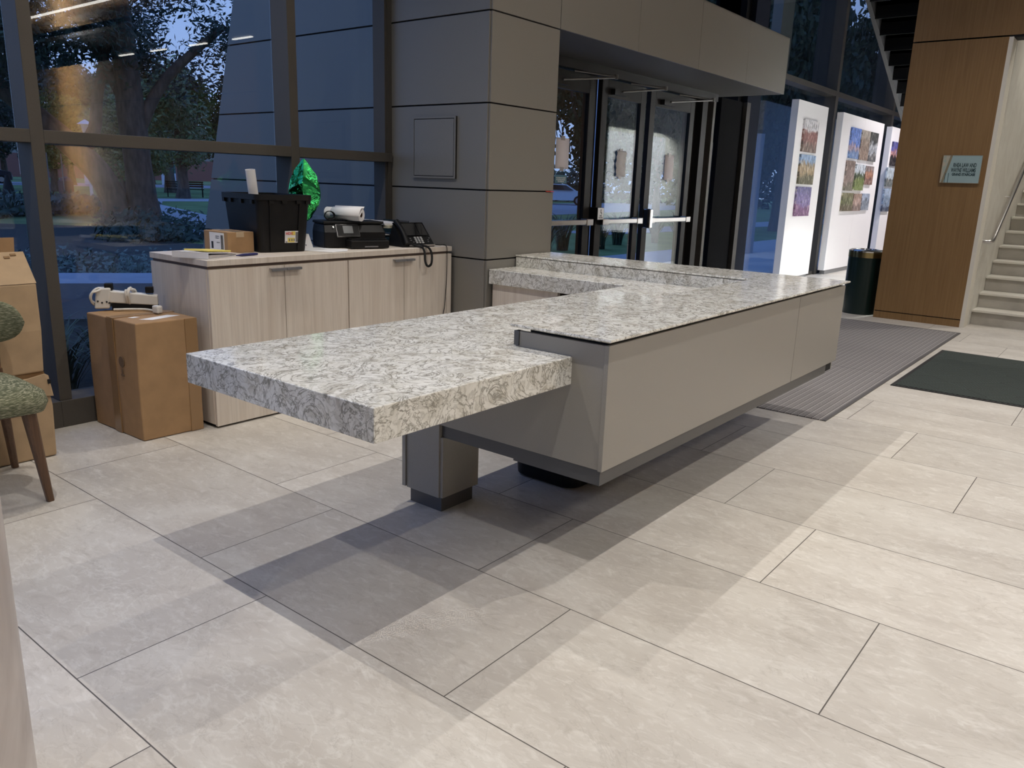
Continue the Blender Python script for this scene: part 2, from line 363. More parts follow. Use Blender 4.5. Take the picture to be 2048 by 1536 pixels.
MB().box(4.9, 4.60, 3.012, 10.32, 4.612, ZC).build('pane', GLASS, w8)
for x in (6.3, 8.1, 9.9): MB().box(x, FY, 3.012, x+.065, 4.7, ZC).build('mullion', MATS['dark_bronze'], w8)
for x0, x1 in ((10.75, 11.15), (12.1, 12.55)):
    struct(MB().box(x0, 4.75, 3.0, x1, 4.9, ZC).build('trim_2', PANEL), 'slim grey fin standing outside the glass', 'fin')

# entrance doors
DY = 4.25
df = struct(thing('trim_3', 'dark frame with header and posts around the entrance doors', 'door frame', (7.0, DY, 0)))
MB().box(4.9, 4.20, 2.345, 9.03, 4.36, 2.425).build('header', DARKF, df)
MB().box(4.893, 4.22, 0, 5.60, 4.4, 2.345).build('side_panel', DARKF, df)
for x0, x1, y0, y1, mm in ((6.525, 6.615, 4.30, 4.40, DARKF), (8.57, 8.70, 4.30, 4.40, DARKF), (8.70, 8.83, 4.225, 4.40, DARKF), (8.97, 9.03, 4.22, 4.36, FRAME), (8.83, 8.97, 4.30, 4.36, DARKF)):
    MB().box(x0, y0, 0, x1, y1, 2.345).build('post', mm, df, bev=.002)
for x in (5.52, 7.50):
    pass
MB().box(9.03, 4.30, .02, 9.28, 4.312, 2.42).build('sidelight', GLASS, df)
MB().box(9.28, 4.27, 0, 9.92, 4.34, 2.425).build('blank_panel', mat('unlit_black', (.008, .008, .009), .9, spec=.03), df)  # shade of the unlit recess painted as near-black, here and on the corner post
MB().box(9.9, 4.34, 0, 10.30, 4.75, ZC).build('corner_post', mat('unlit_black', (.008, .008, .009), .9, spec=.03), df)
MB().box(9.92, 4.22, 0, 10.03, 4.30, 2.425).build('corner_trim', mat('dark_bronze', (.036, .033, .031), .5, spec=.25), df); MB().box(10.03, 4.27, 0, 10.45, 4.415, ZC).build('return_panel', mat('shaded_navy', (.010, .012, .02), .8, spec=.05), df)  # return panel's navy is painted in for a dark, reflecting side face
def door(i, x0, x1, hinge_right, label):
    d = struct(thing('door_%d' % i, label, 'door', ((x0+x1)/2, DY, 0)))
    s = .105
    m = MB(); m.box(x0, DY, .01, x0+s, DY+.05, 2.335); m.box(x1-s, DY, .01, x1, DY+.05, 2.335); m.box(x0+s, DY, 2.176, x1-s, DY+.05, 2.335); m.box(x0+s, DY, .01, x1-s, DY+.05, .26)
    m.build('door_frame', DARKF, d, bev=.003)
    MB().box(x0+s, DY+.02, .26, x1-s, DY+.03, 2.176).build('pane', GLASS, d)
    b = MB(); b.box(x0+.03, DY-.07, .998, x1-.03, DY-.03, 1.046)
    b.box(x0+.03, DY-.075, .99, x0+.14, DY, 1.052); b.box(x1-.14, DY-.075, .99, x1-.03, DY, 1.052); b.build('push_bar', STEEL, d, bev=.006)
    hx = x0+.32*(x1-x0) if hinge_right else x1-.32*(x1-x0); ex = x1+.02 if hinge_right else x0-.02
    c = MB(); c.box(hx-.12, DY-.05, 2.20, hx+.12, DY, 2.25); cl = c.build('door_closer', DARKF, d)
    a = MB(); mx_ = ex; a.cyl((hx, DY-.06, 2.235), (mx_, DY-.20, 2.315), .009, n=8); a.cyl((mx_, DY-.20, 2.322), (hx+.35*(mx_-hx), DY-.02, 2.335), .009, n=8); a.cyl((mx_, DY-.2, 2.30), (mx_, DY-.2, 2.34), .018, n=10)
    a.build('closer_arm', mat('dull_steel', (.20, .195, .19), .4, .6), cl)
    return d
door(1, 5.61, 6.515, True, 'left entrance door with one paper and a blue sticker on its glass')
d2 = door(2, 6.625, 7.46, True, 'middle entrance door with a crumpled paper taped to its glass')
d3 = door(3, 7.55, 8.56, True, 'right entrance door with a flat paper taped to its glass')
m = MB(); m.box(7.56, DY-.085, .94, 7.62, DY, 1.14); m.build('latch_case', CHROME, d3, bev=.008)
sw = thing('door_switch', 'small steel push plate with accessibility symbol beside the middle door', 'switch', (6.57, 4.2, 1.04))
MB().box(6.53, 4.17, 1.042, 6.64, 4.30, 1.157).build('switch_box', BLACK, sw); MB().box(6.533, 4.163, 1.045, 6.637, 4.17, 1.154).build('plate', STEEL, sw)
m = MB(); m.cyl((6.585, 4.1625, 1.135), (6.585, 4.1605, 1.135), .006, n=10); m.box(6.582, 4.1605, 1.108, 6.588, 4.1625, 1.128); m.box(6.582, 4.1605, 1.106, 6.6, 4.1625, 1.111); m.box(6.597, 4.1605, 1.093, 6.602, 4.1625, 1.108)
m.build('wheelchair_symbol', INK, sw)
text('PUSH', .016, (6.585, 4.1625, 1.075), (1,0,0), (0,0,1), INK, sw, align='CENTER'); text('TO OPEN', .016, (6.585, 4.1625, 1.058), (1,0,0), (0,0,1), INK, sw, align='CENTER')
def sheet(x0, x1, z0, z1, label, mt, curl=0, y=DY+.017):
    t = thing('paper_notice', label, 'paper', ((x0+x1)/2, y, z0), group='papers taped to the entrance doors')
    n = 12; vs = []; fs = []
    for k in range(n+1):
        z = z0+(z1-z0)*k/n; dy = curl*(.5+.5*sin(k*1.9))*min(1, k, n-k)
        for x in (x0, (x0+x1)/2, x1): vs.append((x+curl*.6*sin(k*.8), y-.0015-dy, z))
    for k in range(n):
        for c in range(2): fs.append((3*k+c, 3*k+c+1, 3*k+c+4, 3*k+c+3))
    o = MB().add(vs, fs).build('sheet', mt, t, smooth=60); s = o.modifiers.new('thick', 'SOLIDIFY'); s.thickness = .0008
    xm = (x0+x1)/2
    MB().box(xm-.03, y-.004, z1-.02, xm+.03, y-.001, z1+.018).build('tape', mat('clear_tape', (.45, .42, .42), .3), t)
    MB().box(xm-.03, y-.004, z0-.02, xm+.03, y-.001, z0+.015).build('tape', MATS['clear_tape'], t)
sheet(5.942, 6.148, 1.496, 1.763, 'flat pinkish paper taped above the blue sticker on the left door', PAPERP)
sheet(6.968, 7.148, 1.452, 1.704, 'crumpled paper taped to the glass of the middle door', PAPER, .012)
sheet(7.975, 8.18, 1.442, 1.71, 'plain pinkish paper taped to the glass of the right door', PAPERP)
st = thing('door_sticker', 'small blue sticker with white writing low on the left door glass', 'sticker', (6.04, DY+.019, 1.37))
BLUE = mat('sticker_blue', (.035, .16, .24), .4); WINK = mat('white_ink', (.75, .8, .82), .6)
MB().box(5.95, DY+.0165, 1.37, 6.134, DY+.0195, 1.444).build('sticker_sheet', BLUE, st)
for k, (tx, z) in enumerate((('AUTOMATIC DOOR', 1.412), ('ACTIVATE SWITCH', 1.396), ('TO OPERATE', 1.380))):
    text(tx, .0165, (6.042, DY+.0163, z), (1,0,0), (0,0,1), WINK, st, align='CENTER', bold=.0004)

# wood-clad wall, stairs
wr = struct(thing('wall_right', 'brown wood veneer wall beside the stairs', 'wall', (9.78, 1.88, 0)))
MB().box(9.66, 1.452, 0, 9.9, 2.33, 2.95).build('wall_core', JOINT, wr)
MB().box(9.65, 1.452, .085, 9.66, 2.337, 2.928).build('wood_panel', WOODW, wr)
MB().box(9.65, 1.452, 0, 9.66, 2.337, .075).build('wood_plinth', WOODW, wr)
MB().box(9.652, 2.33, 0, 9.9, 2.337, 2.93).build('wood_return', WOODW, wr)
MB().box(9.65, -19, 2.942, 9.9, 2.337, 3.87).build('upper_wood_panel', WOODW, wr)
MB().box(9.66, -19, 2.92, 9.88, 2.3, 2.945).build('soffit_return', JOINT, wr)
MB().box(9.65, 1.413, 0, 9.9, 1.452, 2.925).build('white_edge', mat('cream_edge', (.74, .70, .62), .5), wr)
w2 = struct(MB().box(9.65, -19, 0, 9.9, -1.0, 2.92).build('wall_right_lower', WOODW), 'brown wood wall on the far side of the stairs', 'wall')
w3 = struct(thing('wall_upper', 'slatted wood balcony front high above the stairs', 'wall', (9.7, -5, 4.83)))
MB().box(9.65, -19, 4.83, 9.9, 2.3, 5.0).build('balcony_fascia', mat('fascia_wood', (.42, .27, .14), .5), w3)
m = MB()
for k in range(210): m.box(9.68, -18.9+k*.1, 5.0, 9.74, -18.9+k*.1+.055, ZC)
m.build('slats', MATS['fascia_wood'], w3); MB().box(9.74, -19, 5.0, 9.9, 2.3, ZC).build('balcony_backing', WOODD, w3)
MB().box(9.60, -19, 5.15, 9.66, 2.3, 5.19).build('linear_light', mat('lamp_white', (1, .93, .84), .5, emit=9), w3)
for y in (-15.2, -13.4, -11.4, -9.4, -8.2):
    o = MB().box(12.0, y, 4.55, 12.06, y+.8, 4.58).build('linear_lamp', MATS['lamp_white']); tag(o, 'linear ceiling lamp in the upper storey', 'lamp', 'linear lamps upstairs')
struct(MB().box(9.9, -19, 4.6, 16, 2.3, 4.7).build('ceiling_upper', mat('dark_ceiling', (.05, .05, .055), .8)))
ws = struct(MB().box(9.9, 1.41, 0, 18, 1.45, 3.6).build('wall_stair', STONE), 'pale stone wall along the left side of the stairs', 'wall')
struct(MB().box(11.2, 1.452, 0, 13.2, 1.475, 2.22).build('wall_alcove', WHITE), 'white wall under the upper stairs', 'wall')
stc = thing('staircase', 'pale stone stairs rising behind the brown wood wall', 'staircase', (12, .4, 0))
RUN, RISE = .296, .1645; X0 = 10.03
for k in range(16):
    s_ = MB(); s_.box(X0+k*RUN, -1.0, k*RISE, X0+(k+1)*RUN+.02, 1.408, (k+1)*RISE-.025)
    o = s_.build('step', mat('shaded_riser_stone', (.40, .375, .335), .5, col2=(.48, .455, .41), scale=3, detail=8, dist=1.2), stc); t_ = MB(); t_.box(X0+k*RUN-.03, -1.0, (k+1)*RISE-.025, X0+(k+1)*RUN, 1.408, (k+1)*RISE); t_.build('tread', mat('tread_stone', (.66, .63, .57), .35, col2=(.74, .72, .66), scale=3, detail=8), o, bev=.004)  # risers coloured darker than the treads to carry their shade
struct(MB().box(9.9, -1.2, 0, 16, -1.05, 2.9).build('wall_stair_right', STONE))
hr = thing('handrail', 'round steel handrail fixed to the pale wall of the stairs', 'handrail', (10, 1.33, .9))
pts = [(9.93, 1.41, .915), (9.93, 1.36, .912), (9.945, 1.335, .912), (9.98, 1.328, .915), (10.05, 1.328, .945), (10.12, 1.328, .985)]
pts += [(10.12+k*.4, 1.328, .985+k*.4*.56) for k in range(1, 12)]
MB().tube(pts, .021, 12).build('rail', STEEL, hr, smooth=50)
for x in (10.95, 12.4):
    z = .985+(x-10.12)*.56; MB().tube([(x, 1.41, z-.06), (x, 1.35, z-.06), (x, 1.33, z-.015)], .009, 8).build('bracket', STEEL, hr); 
# upper flight coming back overhead
uf = thing('upper_staircase', 'dark underside of the upper stair flight behind the wood wall', 'staircase', (11.5, 2.7, 3))
def uz(x): return 3.54-(x-10.32)*.485
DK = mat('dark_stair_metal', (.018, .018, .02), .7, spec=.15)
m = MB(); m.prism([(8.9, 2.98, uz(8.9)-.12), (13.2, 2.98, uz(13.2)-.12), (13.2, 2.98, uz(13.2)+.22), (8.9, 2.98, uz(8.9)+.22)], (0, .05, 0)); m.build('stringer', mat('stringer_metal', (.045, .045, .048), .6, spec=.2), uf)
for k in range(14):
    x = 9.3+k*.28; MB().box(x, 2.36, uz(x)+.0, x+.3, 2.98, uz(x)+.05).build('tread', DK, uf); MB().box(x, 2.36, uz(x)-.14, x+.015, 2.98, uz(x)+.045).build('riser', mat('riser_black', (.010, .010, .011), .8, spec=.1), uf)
# sign
sg = thing('wall_sign', 'pale blue sign plate with dark writing on the brown wood wall', 'sign', (9.63, 1.685, 1.51))
def sign_mat():
    g = NG('sign_face'); x, y, z = g.xyz(g.coord())
    f = g.math('SUBTRACT', g.math('ADD', y, g.math('MULTIPLY', z, .2)), .152)
    n_ = g.noise(g.coord(), 30, 3, .5)
    c = g.mix(g.math('GREATER_THAN', f, 0), (.34, .46, .47), (.50, .46, .36)); c = g.mix(g.math('MULTIPLY', g.math('GREATER_THAN', f, 0), g.ramp(n_, [(.45, (0,0,0)), (.6, (.6,.6,.6))])), c, (.30, .42, .40))
    ln = g.math('LESS_THAN', g.math('ABSOLUTE', g.math('SUBTRACT', f, .008)), .011); c = g.mix(ln, c, (.26, .22, .14))
    for yy in (.108, .138):
        l2 = g.math('MULTIPLY', g.math('LESS_THAN', g.math('ABSOLUTE', g.math('SUBTRACT', y, yy)), .003), g.math('LESS_THAN', z, .10)); c = g.mix(l2, c, (.07, .13, .14))
    g.L.new(c, g.b.inputs['Base Color']); g.b.inputs['Roughness'].default_value = .3; return g.m
MB().box(9.628, 1.503, 1.512, 9.65, 1.865, 1.789).build('sign_plate', sign_mat(), sg)
m = MB(); m.box(9.626, 1.501, 1.508, 9.65, 1.867, 1.512); m.box(9.626, 1.501, 1.789, 9.65, 1.867, 1.793); m.box(9.626, 1.499, 1.508, 9.65, 1.503, 1.793); m.box(9.626, 1.865, 1.508, 9.65, 1.869, 1.793)
m.build('sign_rim', mat('copper_rim', (.38, .27, .16), .4, .4), sg)
SI = mat('sign_ink', (.02, .05, .055), .5)
for tx, s_, z, sx in (('RHEA LAW AND', .058, 1.672, .50), ('WAYNE WILLIAMS', .058, 1.622, .48), ('GRAND STAIRCASE', .036, 1.586, .69)):
    text(tx, s_, (9.6275, 1.545, z), (0,-1,0), (0,0,1), SI, sg, align='RIGHT', bold=.0016, sx=sx)

# round stone column at the left edge
struct(MB().cyl((.268, 1.889, 0), (.268, 1.889, ZC), .3, n=64).build('wall_column', STONEC, smooth=50), 'round pale stone column at the lower left edge', 'column')

# ------------------------------------------------------------------ reception desk
dk = thing('reception_desk', 'U-shaped reception desk with swirled quartz tops and grey panels', 'reception desk', (3.2, 2.2, 0))
m = MB()
m.prism([(1.33, 1.50, .68), (4.86, 1.50, .68), (4.86, 3.512, .68), (4.17, 3.512, .68), (4.17, 2.42, .68), (1.33, 2.42, .68)], (0, 0, .10))
m.build('worktop', QZ, dk, bev=.003)
ct = MB()   # raised counter: bevelled edge, L-shaped
def Lring(i, z): return [(2.222+i, 1.335+i, z), (4.895-i, 1.335+i, z), (4.895-i, 3.512, z), (4.46+i, 3.512, z), (4.46+i, 1.765-i, z), (2.222+i, 1.765-i, z)]
ct.loft([Lring(.02, .8485), Lring(.004, .8535), Lring(0, .858), Lring(.002, .864)])
ct.build('raised_counter', QZ, dk)
MB().box(4.465, 1.70, .78, 4.875, 3.51, .8485).build('counter_upstand', QZ, dk)
bx = MB(); bx.box(2.262, 1.37, .335, 4.838, 1.74, .39); bx.box(2.262, 1.37, .39, 4.84, 1.70, .848); bx.build('desk_carcass', JOINT, dk)
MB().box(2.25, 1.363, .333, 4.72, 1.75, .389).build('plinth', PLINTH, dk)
MB().prism([(2.243, 1.362, .392), (2.243, 2.14, .392), (2.243, 2.14, .68), (2.243, 1.752, .68), (2.243, 1.752, .838), (2.243, 1.362, .838)], (.018, 0, 0)).build('end_panel', DESKP, dk, bev=.0015)
MB().box(2.238, 1.735, .785, 2.262, 1.757, .838).build('edge_strip', PLINTH, dk)
for a, b in ((2.239, 4.091), (4.096, 4.857)): MB().box(a, 1.35, .39, b, 1.368, .840).build('front_panel', DESKP, dk, bev=.0015)
MB().box(4.84, 1.37, .335, 4.857, 3.50, .84).build('side_panel', DESKP, dk)
MB().box(2.262, 1.75, .335, 2.30, 2.14, .68).build('cross_rail', PLINTH, dk)
lg = MB(); lg.box(2.262, 2.142, .075, 2.47, 2.32, .68); lo = lg.build('leg', JOINT, dk)
MB().box(2.244, 2.135, .07, 2.262, 2.325, .68).build('leg_panel', DESKP, lo, bev=.001); MB().box(2.252, 2.12, .07, 2.478, 2.142, .336).build('leg_panel', DESKP, lo, bev=.001)
MB().box(2.236, 2.325, .075, 2.478, 2.345, .68).build('leg_panel', DESKP, lo, bev=.001)
MB().box(2.268, 2.141, 0, 2.465, 2.325, .07).build('leg_base', PLINTH, lo)
pc = MB(); pc.box(4.20, 3.40, .02, 4.84, 3.50, .68); pc.box(4.20, 2.95, .02, 4.23, 3.40, .68); p_ = pc.build('wing_cabinet', WOODL, dk)
MB().box(4.30, 2.45, .02, 4.84, 2.95, .66).build('drawer_unit', WOODD, dk); 
MB().box(4.285, 2.47, .46, 4.30, 2.93, .64).build('drawer', WOODD, dk); MB().box(4.285, 2.47, .06, 4.30, 2.93, .445).build('drawer', WOODD, dk)
wb = MB()
def rr(cx, cy, hx, hy, r, z, n=6):
    out = []
    for qx, qy, a0 in ((1,1,0), (-1,1,90), (-1,-1,180), (1,-1,270)):
        for k in range(n+1):
            a = R(a0+90*k/n); out.append((cx+qx*(hx-r)+r*cos(a), cy+qy*(hy-r)+r*sin(a), z))
    return out
wb.loft([rr(2.98, 2.03, .13, .165, .07, 0), rr(2.98, 2.03, .145, .18, .07, .012), rr(2.98, 2.03, .165, .20, .07, .34), rr(2.98, 2.03, .155, .19, .065, .34), rr(2.98, 2.03, .138, .172, .06, .02)])
tag(wb.build('waste_bin', BLACK, smooth=50), 'black plastic waste bin standing under the reception desk', 'waste bin')

# ------------------------------------------------------------------ credenza and what stands on it
cz = .916
cr = thing('credenza', 'pale ash four-door credenza standing against the window', 'cabinet', (3.18, 4.1, 0))
MB().box(2.245, 3.807, .884, 4.112, 4.40, cz).build('cabinet_top', WOODL, cr, bev=.002)
MB().box(2.258, 3.83, .868, 4.10, 4.39, .884).build('shadow_gap', mat('brown_gap', (.17, .125, .11), .7), cr)
MB().box(2.247, 3.828, .02, 4.108, 4.395, .868).build('cabinet_body', WOODL, cr)
MB().box(2.26, 3.84, 0, 4.10, 4.38, .02).build('cabinet_plinth', JOINT, cr)
hx = [(2.25, 2.719), (2.722, 3.180), (3.187, 3.652), (3.655, 4.062)]
for i, (a, b) in enumerate(hx):
    d = MB().box(a, 3.808, .012, b-.0015, 3.828, .866).build('door', WOODL, cr, bev=.001)
    h0, h1 = (b-.1, b) if i % 2 == 0 else (a, a+.1)
    if i == 3: h0, h1 = a, a+.075
    mh = MB(); mh.box(h0, 3.782, .850, h1, 3.808, .853); mh.box(h0, 3.780, .839, h1, 3.784, .853); mh.build('handle', GREYP, d)
MB().box(4.064, 3.808, .012, 4.108, 3.828, .866).build('filler_strip', WOODL, cr)

# tote
tr = R(-10); c_ = (2.905, 4.225); tt = thing('storage_tote', 'black plastic storage tote standing on the credenza', 'storage tote', (c_[0], c_[1], cz), tr)
m = MB(); rings = []
for hx_, hy_, r_, z in ((.142, .215, .03, 0), (.147, .22, .035, .01), (.166, .25, .04, .295), (.166, .25, .04, .30), (.160, .244, .036, .30), (.142, .214, .03, .012)):
    rings.append(rr(0, 0, hx_, hy_, r_, z))
m.loft(rings); m.build('tub', BLACK, tt, local=True, smooth=40)
m = MB(); m.loft([rr(0, 0, .172, .256, .042, .300), rr(0, 0, .180, .266, .045, .302), rr(0, 0, .180, .266, .045, .333), rr(0, 0, .164, .248, .04, .333), rr(0, 0, .164, .248, .04, .300)], cap=False)
for x in (-.10, -.02, .07, .13): m.box(x, -.262, .282, x+.03, -.238, .303)
for y in (-.2, -.05, .1, .2): m.box(-.178, y, .278, -.155, y+.03, .303); m.box(.155, y, .278, .178, y+.03, .303)
m.build('rim', BLACK, tt, local=True, smooth=40)
m = MB()
for x in (-.085, .085): m = MB(); m.hexa([(x-.004, -.228, .01), (x+.004, -.228, .01), (x+.004, -.215, .01), (x-.004, -.215, .01)], [(x*1.1-.004, -.256, .29), (x*1.1+.004, -.256, .29), (x*1.1+.004, -.24, .29), (x*1.1-.004, -.24, .29)]); m.build('rib', BLACK, tt, local=True)
lb = MB(); sl = .03/.285
def tp(x, z): return (x, -.2225-z*sl-.0025, z)
def tq(mb, x0, x1, z0, z1, o=0):
    a = [V(tp(x0, z0)), V(tp(x1, z0)), V(tp(x1, z1)), V(tp(x0, z1))]
    return mb.prism([p+V((0, -o, 0)) for p in a], (0, -.0008, 0))
tl = tq(lb, .0, .088, .055, .125).build('tote_label', PAPER, tt, local=True, label='white and yellow product label')
tq(MB(), .018, .063, .058, .085, .0008).build('label_yellow', YEL, tl, local=True); tq(MB(), .042, .066, .1, .122, .0008).build('label_yellow', YEL, tl, local=True)
tq(MB(), .068, .084, .06, .118, .0008).build('label_panel', GREYP, tl, local=True); tq(MB(), .004, .016, .058, .063, .0008).build('label_bar', INK, tl, local=True)
tM = ROOTM[tt.name]
text('HDX', .021, tM @ (V(tp(.005, .103))+V((0, -.0016, 0))), tM.to_3x3() @ V((1,0,0)), tM.to_3x3() @ V((0, -sl, 1)), mat('red_ink', (.6, .05, .03), .6), tl, bold=.0006)
m = MB()
for x in (.026, .041, .055): tq(m, x, x+.007, .065, .079, .0014)
m.build('label_icons', GREYP, tl, local=True)
pr = MB(); p0, p1 = V((2.82, 4.18, .95)), V((2.755, 4.15, 1.385)); dr = (p1-p0).normalized(); ux = dr.orthogonal().normalized(); uy = dr.cross(ux)
def ring(p, r, n=24): return [p+ux*r*cos(2*pi*k/n)+uy*r*sin(2*pi*k/n) for k in range(n)]
pr.loft([ring(p0, .028), ring(p1, .028), ring(p1, .0255), ring(p0+dr*.02, .0255)])
tag(pr.build('paper_roll', PAPER, smooth=50), 'white paper roll sticking up out of the black tote', 'paper roll')

# small cardboard parcel
pb = thing('parcel_box', 'small cardboard parcel with a white shipping label in front of the tote', 'cardboard box', (2.63, 4.2, cz))
MB().box(2.545, 4.085, cz+.001, 2.715, 4.33, cz+.119).build('carton', CARD, pb, bev=.003)
MB().box(2.6, 4.0835, cz+.09, 2.65, 4.332, cz+.1205).build('tape', mat('clear_film', (.55, .42, .28), .15, spec=.8), pb)
sl_ = MB().box(2.5435, 4.12, cz+.012, 2.545, 4.27, cz+.112).build('shipping_label', PAPER, pb)
m = MB()
for k, (y, w_, z0, z1) in enumerate(((4.25, .006, .02, .06), (4.242, .005, .02, .06), (4.235, .003, .02, .06), (4.15, .006, .02, .1), (4.14, .004, .02, .1), (4.132, .003, .02, .1), (4.2, .03, .09, .093), (4.2, .03, .08, .083), (4.19, .025, .055, .058))):
    MB().box(2.5425, y-w_, cz+z0, 2.5436, y+w_*.2, cz+z1).build('barcode_bar' if k < 6 else 'print_line', INK, sl_)
# binder, pad, pen
bd = thing('ring_binder', 'white ring binder lying on the left end of the credenza', 'binder', (2.36, 3.98, cz))
bu, bv = V((.088, -.21, 0)).normalized(), V((.92, .385, 0)).normalized()
b0 = V((2.192, 4.055, cz+.001)); 
def para(mb, o, a, b, h): return mb.prism([o, o+a, o+a+b, o+b], (0, 0, h))
para(MB(), b0, bu*.225, bv*.27, .002).build('cover', PAPER, bd)
m = MB(); a_ = [b0+V((0,0,.032)), b0+bu*.225+V((0,0,.032)), b0+bu*.225+bv*.27+V((0,0,.012)), b0+bv*.27+V((0,0,.012))]; m.prism(a_, (0, 0, .002)); m.build('cover', PAPER, bd)
para(MB(), b0, bu*.225, bv*.002, .034).build('spine', PAPER, bd)
m = MB(); m.hexa([b0+bv*.02+bu*.01+V((0,0,.003)), b0+bv*.02+bu*.215+V((0,0,.003)), b0+bv*.255+bu*.215+V((0,0,.003)), b0+bv*.255+bu*.01+V((0,0,.003))], [b0+bv*.02+bu*.01+V((0,0,.02)), b0+bv*.02+bu*.215+V((0,0,.02)), b0+bv*.255+bu*.215+V((0,0,.010)), b0+bv*.255+bu*.01+V((0,0,.010))])
m.build('pages', mat('page_grey', (.6, .58, .58), .8), bd)
b1 = b0+bv*.06+bu*.03+V((0, 0, .0345)); m = MB(); m.hexa([b1, b1+bu*.15, b1+bu*.15+bv*.2+V((0,0,-.015)), b1+bv*.2+V((0,0,-.015))], [b1+V((0,0,.008)), b1+bu*.15+V((0,0,.008)), b1+bu*.15+bv*.2+V((0,0,-.007)), b1+bv*.2+V((0,0,-.007))])
tag(m.build('yellow_notepad', YEL), 'yellow notepad lying on the white binder', 'notepad')
m = MB(); m.tube([(2.48, 3.905, cz+.008), (2.52, 3.91, cz+.008), (2.60, 3.92, cz+.008), (2.625, 3.923, cz+.008)], [.003, .0075, .0075, .006], 10)
tag(m.build('navy_pen', NAVY, smooth=50), 'thick navy blue pen lying beside the white binder', 'pen')
# foil balloon
def balloon():
    t = thing('foil_balloon', 'shiny green foil star balloon behind the black tote', 'balloon', (3.175, 4.205, 1.035), R(47))
    rnd = random.Random(4); N = 60; K = 12; vs = []; fs = []
    def rad(a):
        k = (a/(2*pi)*5) % 1; tri = abs(k-.5)*2
        return .135+.08*tri**1.5
    for side in (1, -1):
        for k in range(K+1):
            f = k/K
            for i in range(N):
                a = 2*pi*i/N; r = rad(a)*f
                th = .098*(1-f**1.8)**.9 if f < 1 else 0
                wr = .006*sin(11*a+3*f)*f+.005*sin(23*a+5*f)*f**2+rnd.uniform(-.004, .004)*(f > .25)*(f < .99)
                vs.append((.55*r*cos(a+pi/2), side*(th+(wr if f < .99 else 0)), .215+r*sin(a+pi/2)))
    base = (K+1)*N
    for sd in (0, 1):
        for k in range(K):
            for i in range(N):
                j = (i+1) % N; q = (sd*base+k*N+i, sd*base+k*N+j, sd*base+(k+1)*N+j, sd*base+(k+1)*N+i); fs.append(q if sd else q[::-1])
    o = MB().add(vs, fs).build('star_body', mat('green_foil', (.07, .66, .20), .13, 1, bump=.8, scale=24), t, local=True, smooth=28)
    m = MB(); m.add([(-.02, .03, .09), (.04, .05, .08), (.05, .08, -.0), (.0, .05, .02), (.03, .065, -.05)], [(0, 1, 2), (0, 2, 3), (3, 2, 4)]); 
    q = m.build('filling_neck', mat('teal_foil', (.02, .16, .14), .15, .9), t, local=True); q.modifiers.new('s', 'SOLIDIFY').thickness = .002
    m = MB(); m.tube([(.03, .065, -.05), (.02, .05, -.09), (.03, .03, -.115)], .0015, 6); m.build('ribbon', MATS['teal_foil'], t, local=True)
    return t
balloon()
# printer
pa = R(-19); pt = thing('printer', 'black inkjet printer with touch screen on the credenza', 'printer', (3.235, 4.095, cz), pa)
m = MB(); m.loft([[(0,0,.0), (.42,0,0), (.42,.24,0), (0,.24,0)], [(0,0,.10), (.42,0,.10), (.42,.24,.10), (0,.24,.10)], [(.01,.035,.150), (.41,.035,.150), (.41,.24,.150), (.01,.24,.150)]]); m.build('printer_body', BLACK, pt, local=True, bev=.012)
MB().box(.005, .03, .150, .415, .245, .168).build('scanner_lid', BLACK, pt, local=True, bev=.006)
MB().box(.14, -.10, .005, .40, .02, .055).build('paper_tray', BLACK, pt, local=True, bev=.006)
MB().box(.15, -.085, .056, .39, .01, .064).build('tray_cover', BLACKG, pt, local=True, bev=.003)
MB().box(.23, -.106, .012, .32, -.1, .02).build('tray_grip', GREYP, pt, local=True)
def tiltq(mb, x0, x1, v0, v1, o0, o1):
    o = V((0, -.012, .072)); vv = V((0, .040, .075)); nn = V((0, -.88, .47))
    p = [o+V((x0,0,0))+vv*v0, o+V((x1,0,0))+vv*v0, o+V((x1,0,0))+vv*v1, o+V((x0,0,0))+vv*v1]
    return mb.hexa([q+nn*o0 for q in p], [q+nn*o1 for q in p])
cp = tiltq(MB(), .08, .235, 0, 1, -.01, .008).build('control_panel', mat('silver_trim', (.5, .5, .5), .3, .8), pt, local=True, bev=.004)
tiltq(MB(), .083, .232, .035, .965, .008, .0095).build('panel_glass', mat('panel_black', (.012, .012, .013), .5, spec=.2), cp, local=True); tiltq(MB(), .125, .19, .25, .85, .0095, .0105).build('screen', mat('grey_screen', (.15, .16, .17), .4), cp, local=True)
tiltq(MB(), .06, .068, .72, .85, .0, .006).build('power_button', MATS['silver_trim'], pt, local=True)
# plotter paper roll lying on the printer
pr = MB(); p0, p1 = V((3.384, 4.25, cz+.168+.043)), V((3.468, 4.01, cz+.168+.043)); dr = (p1-p0).normalized(); ux = V((0,0,1)); uy = dr.cross(ux)
t = thing('plotter_roll', 'fat white paper roll lying on top of the black printer', 'paper roll', (3.39, 4.16, cz+.17))
MB().loft([ring(p0, .042), ring(p1, .042), ring(p1, .018), ring(p0, .018)], cap=False).build('paper_winding', PAPER, t, smooth=50)
MB().loft([ring(p0-dr*.001, .0185), ring(p1-dr*.003, .0185), ring(p1-dr*.003, .016), ring(p0, .016)]).build('core_tube', mat('core_brown', (.10, .055, .03), .8), t, smooth=50)
m = MB(); q0, q1 = p0+dr*.05, p1+dr*.012
rg = lambda p: [p+ux*(.043*cos(a))+uy*(.043*sin(a)+.004) for a in [R(d) for d in range(-20, 120, 14)]]+[p+ux*(.052)+uy*(-.02)]
n_ = len(rg(q0)); m.add(rg(q0)+rg(q1), [(i, i+1, n_+i+1, n_+i) for i in range(n_-1)]); o = m.build('loose_sheet', PAPER, t, smooth=50); o.modifiers.new('s', 'SOLIDIFY').thickness = .001
pts = []
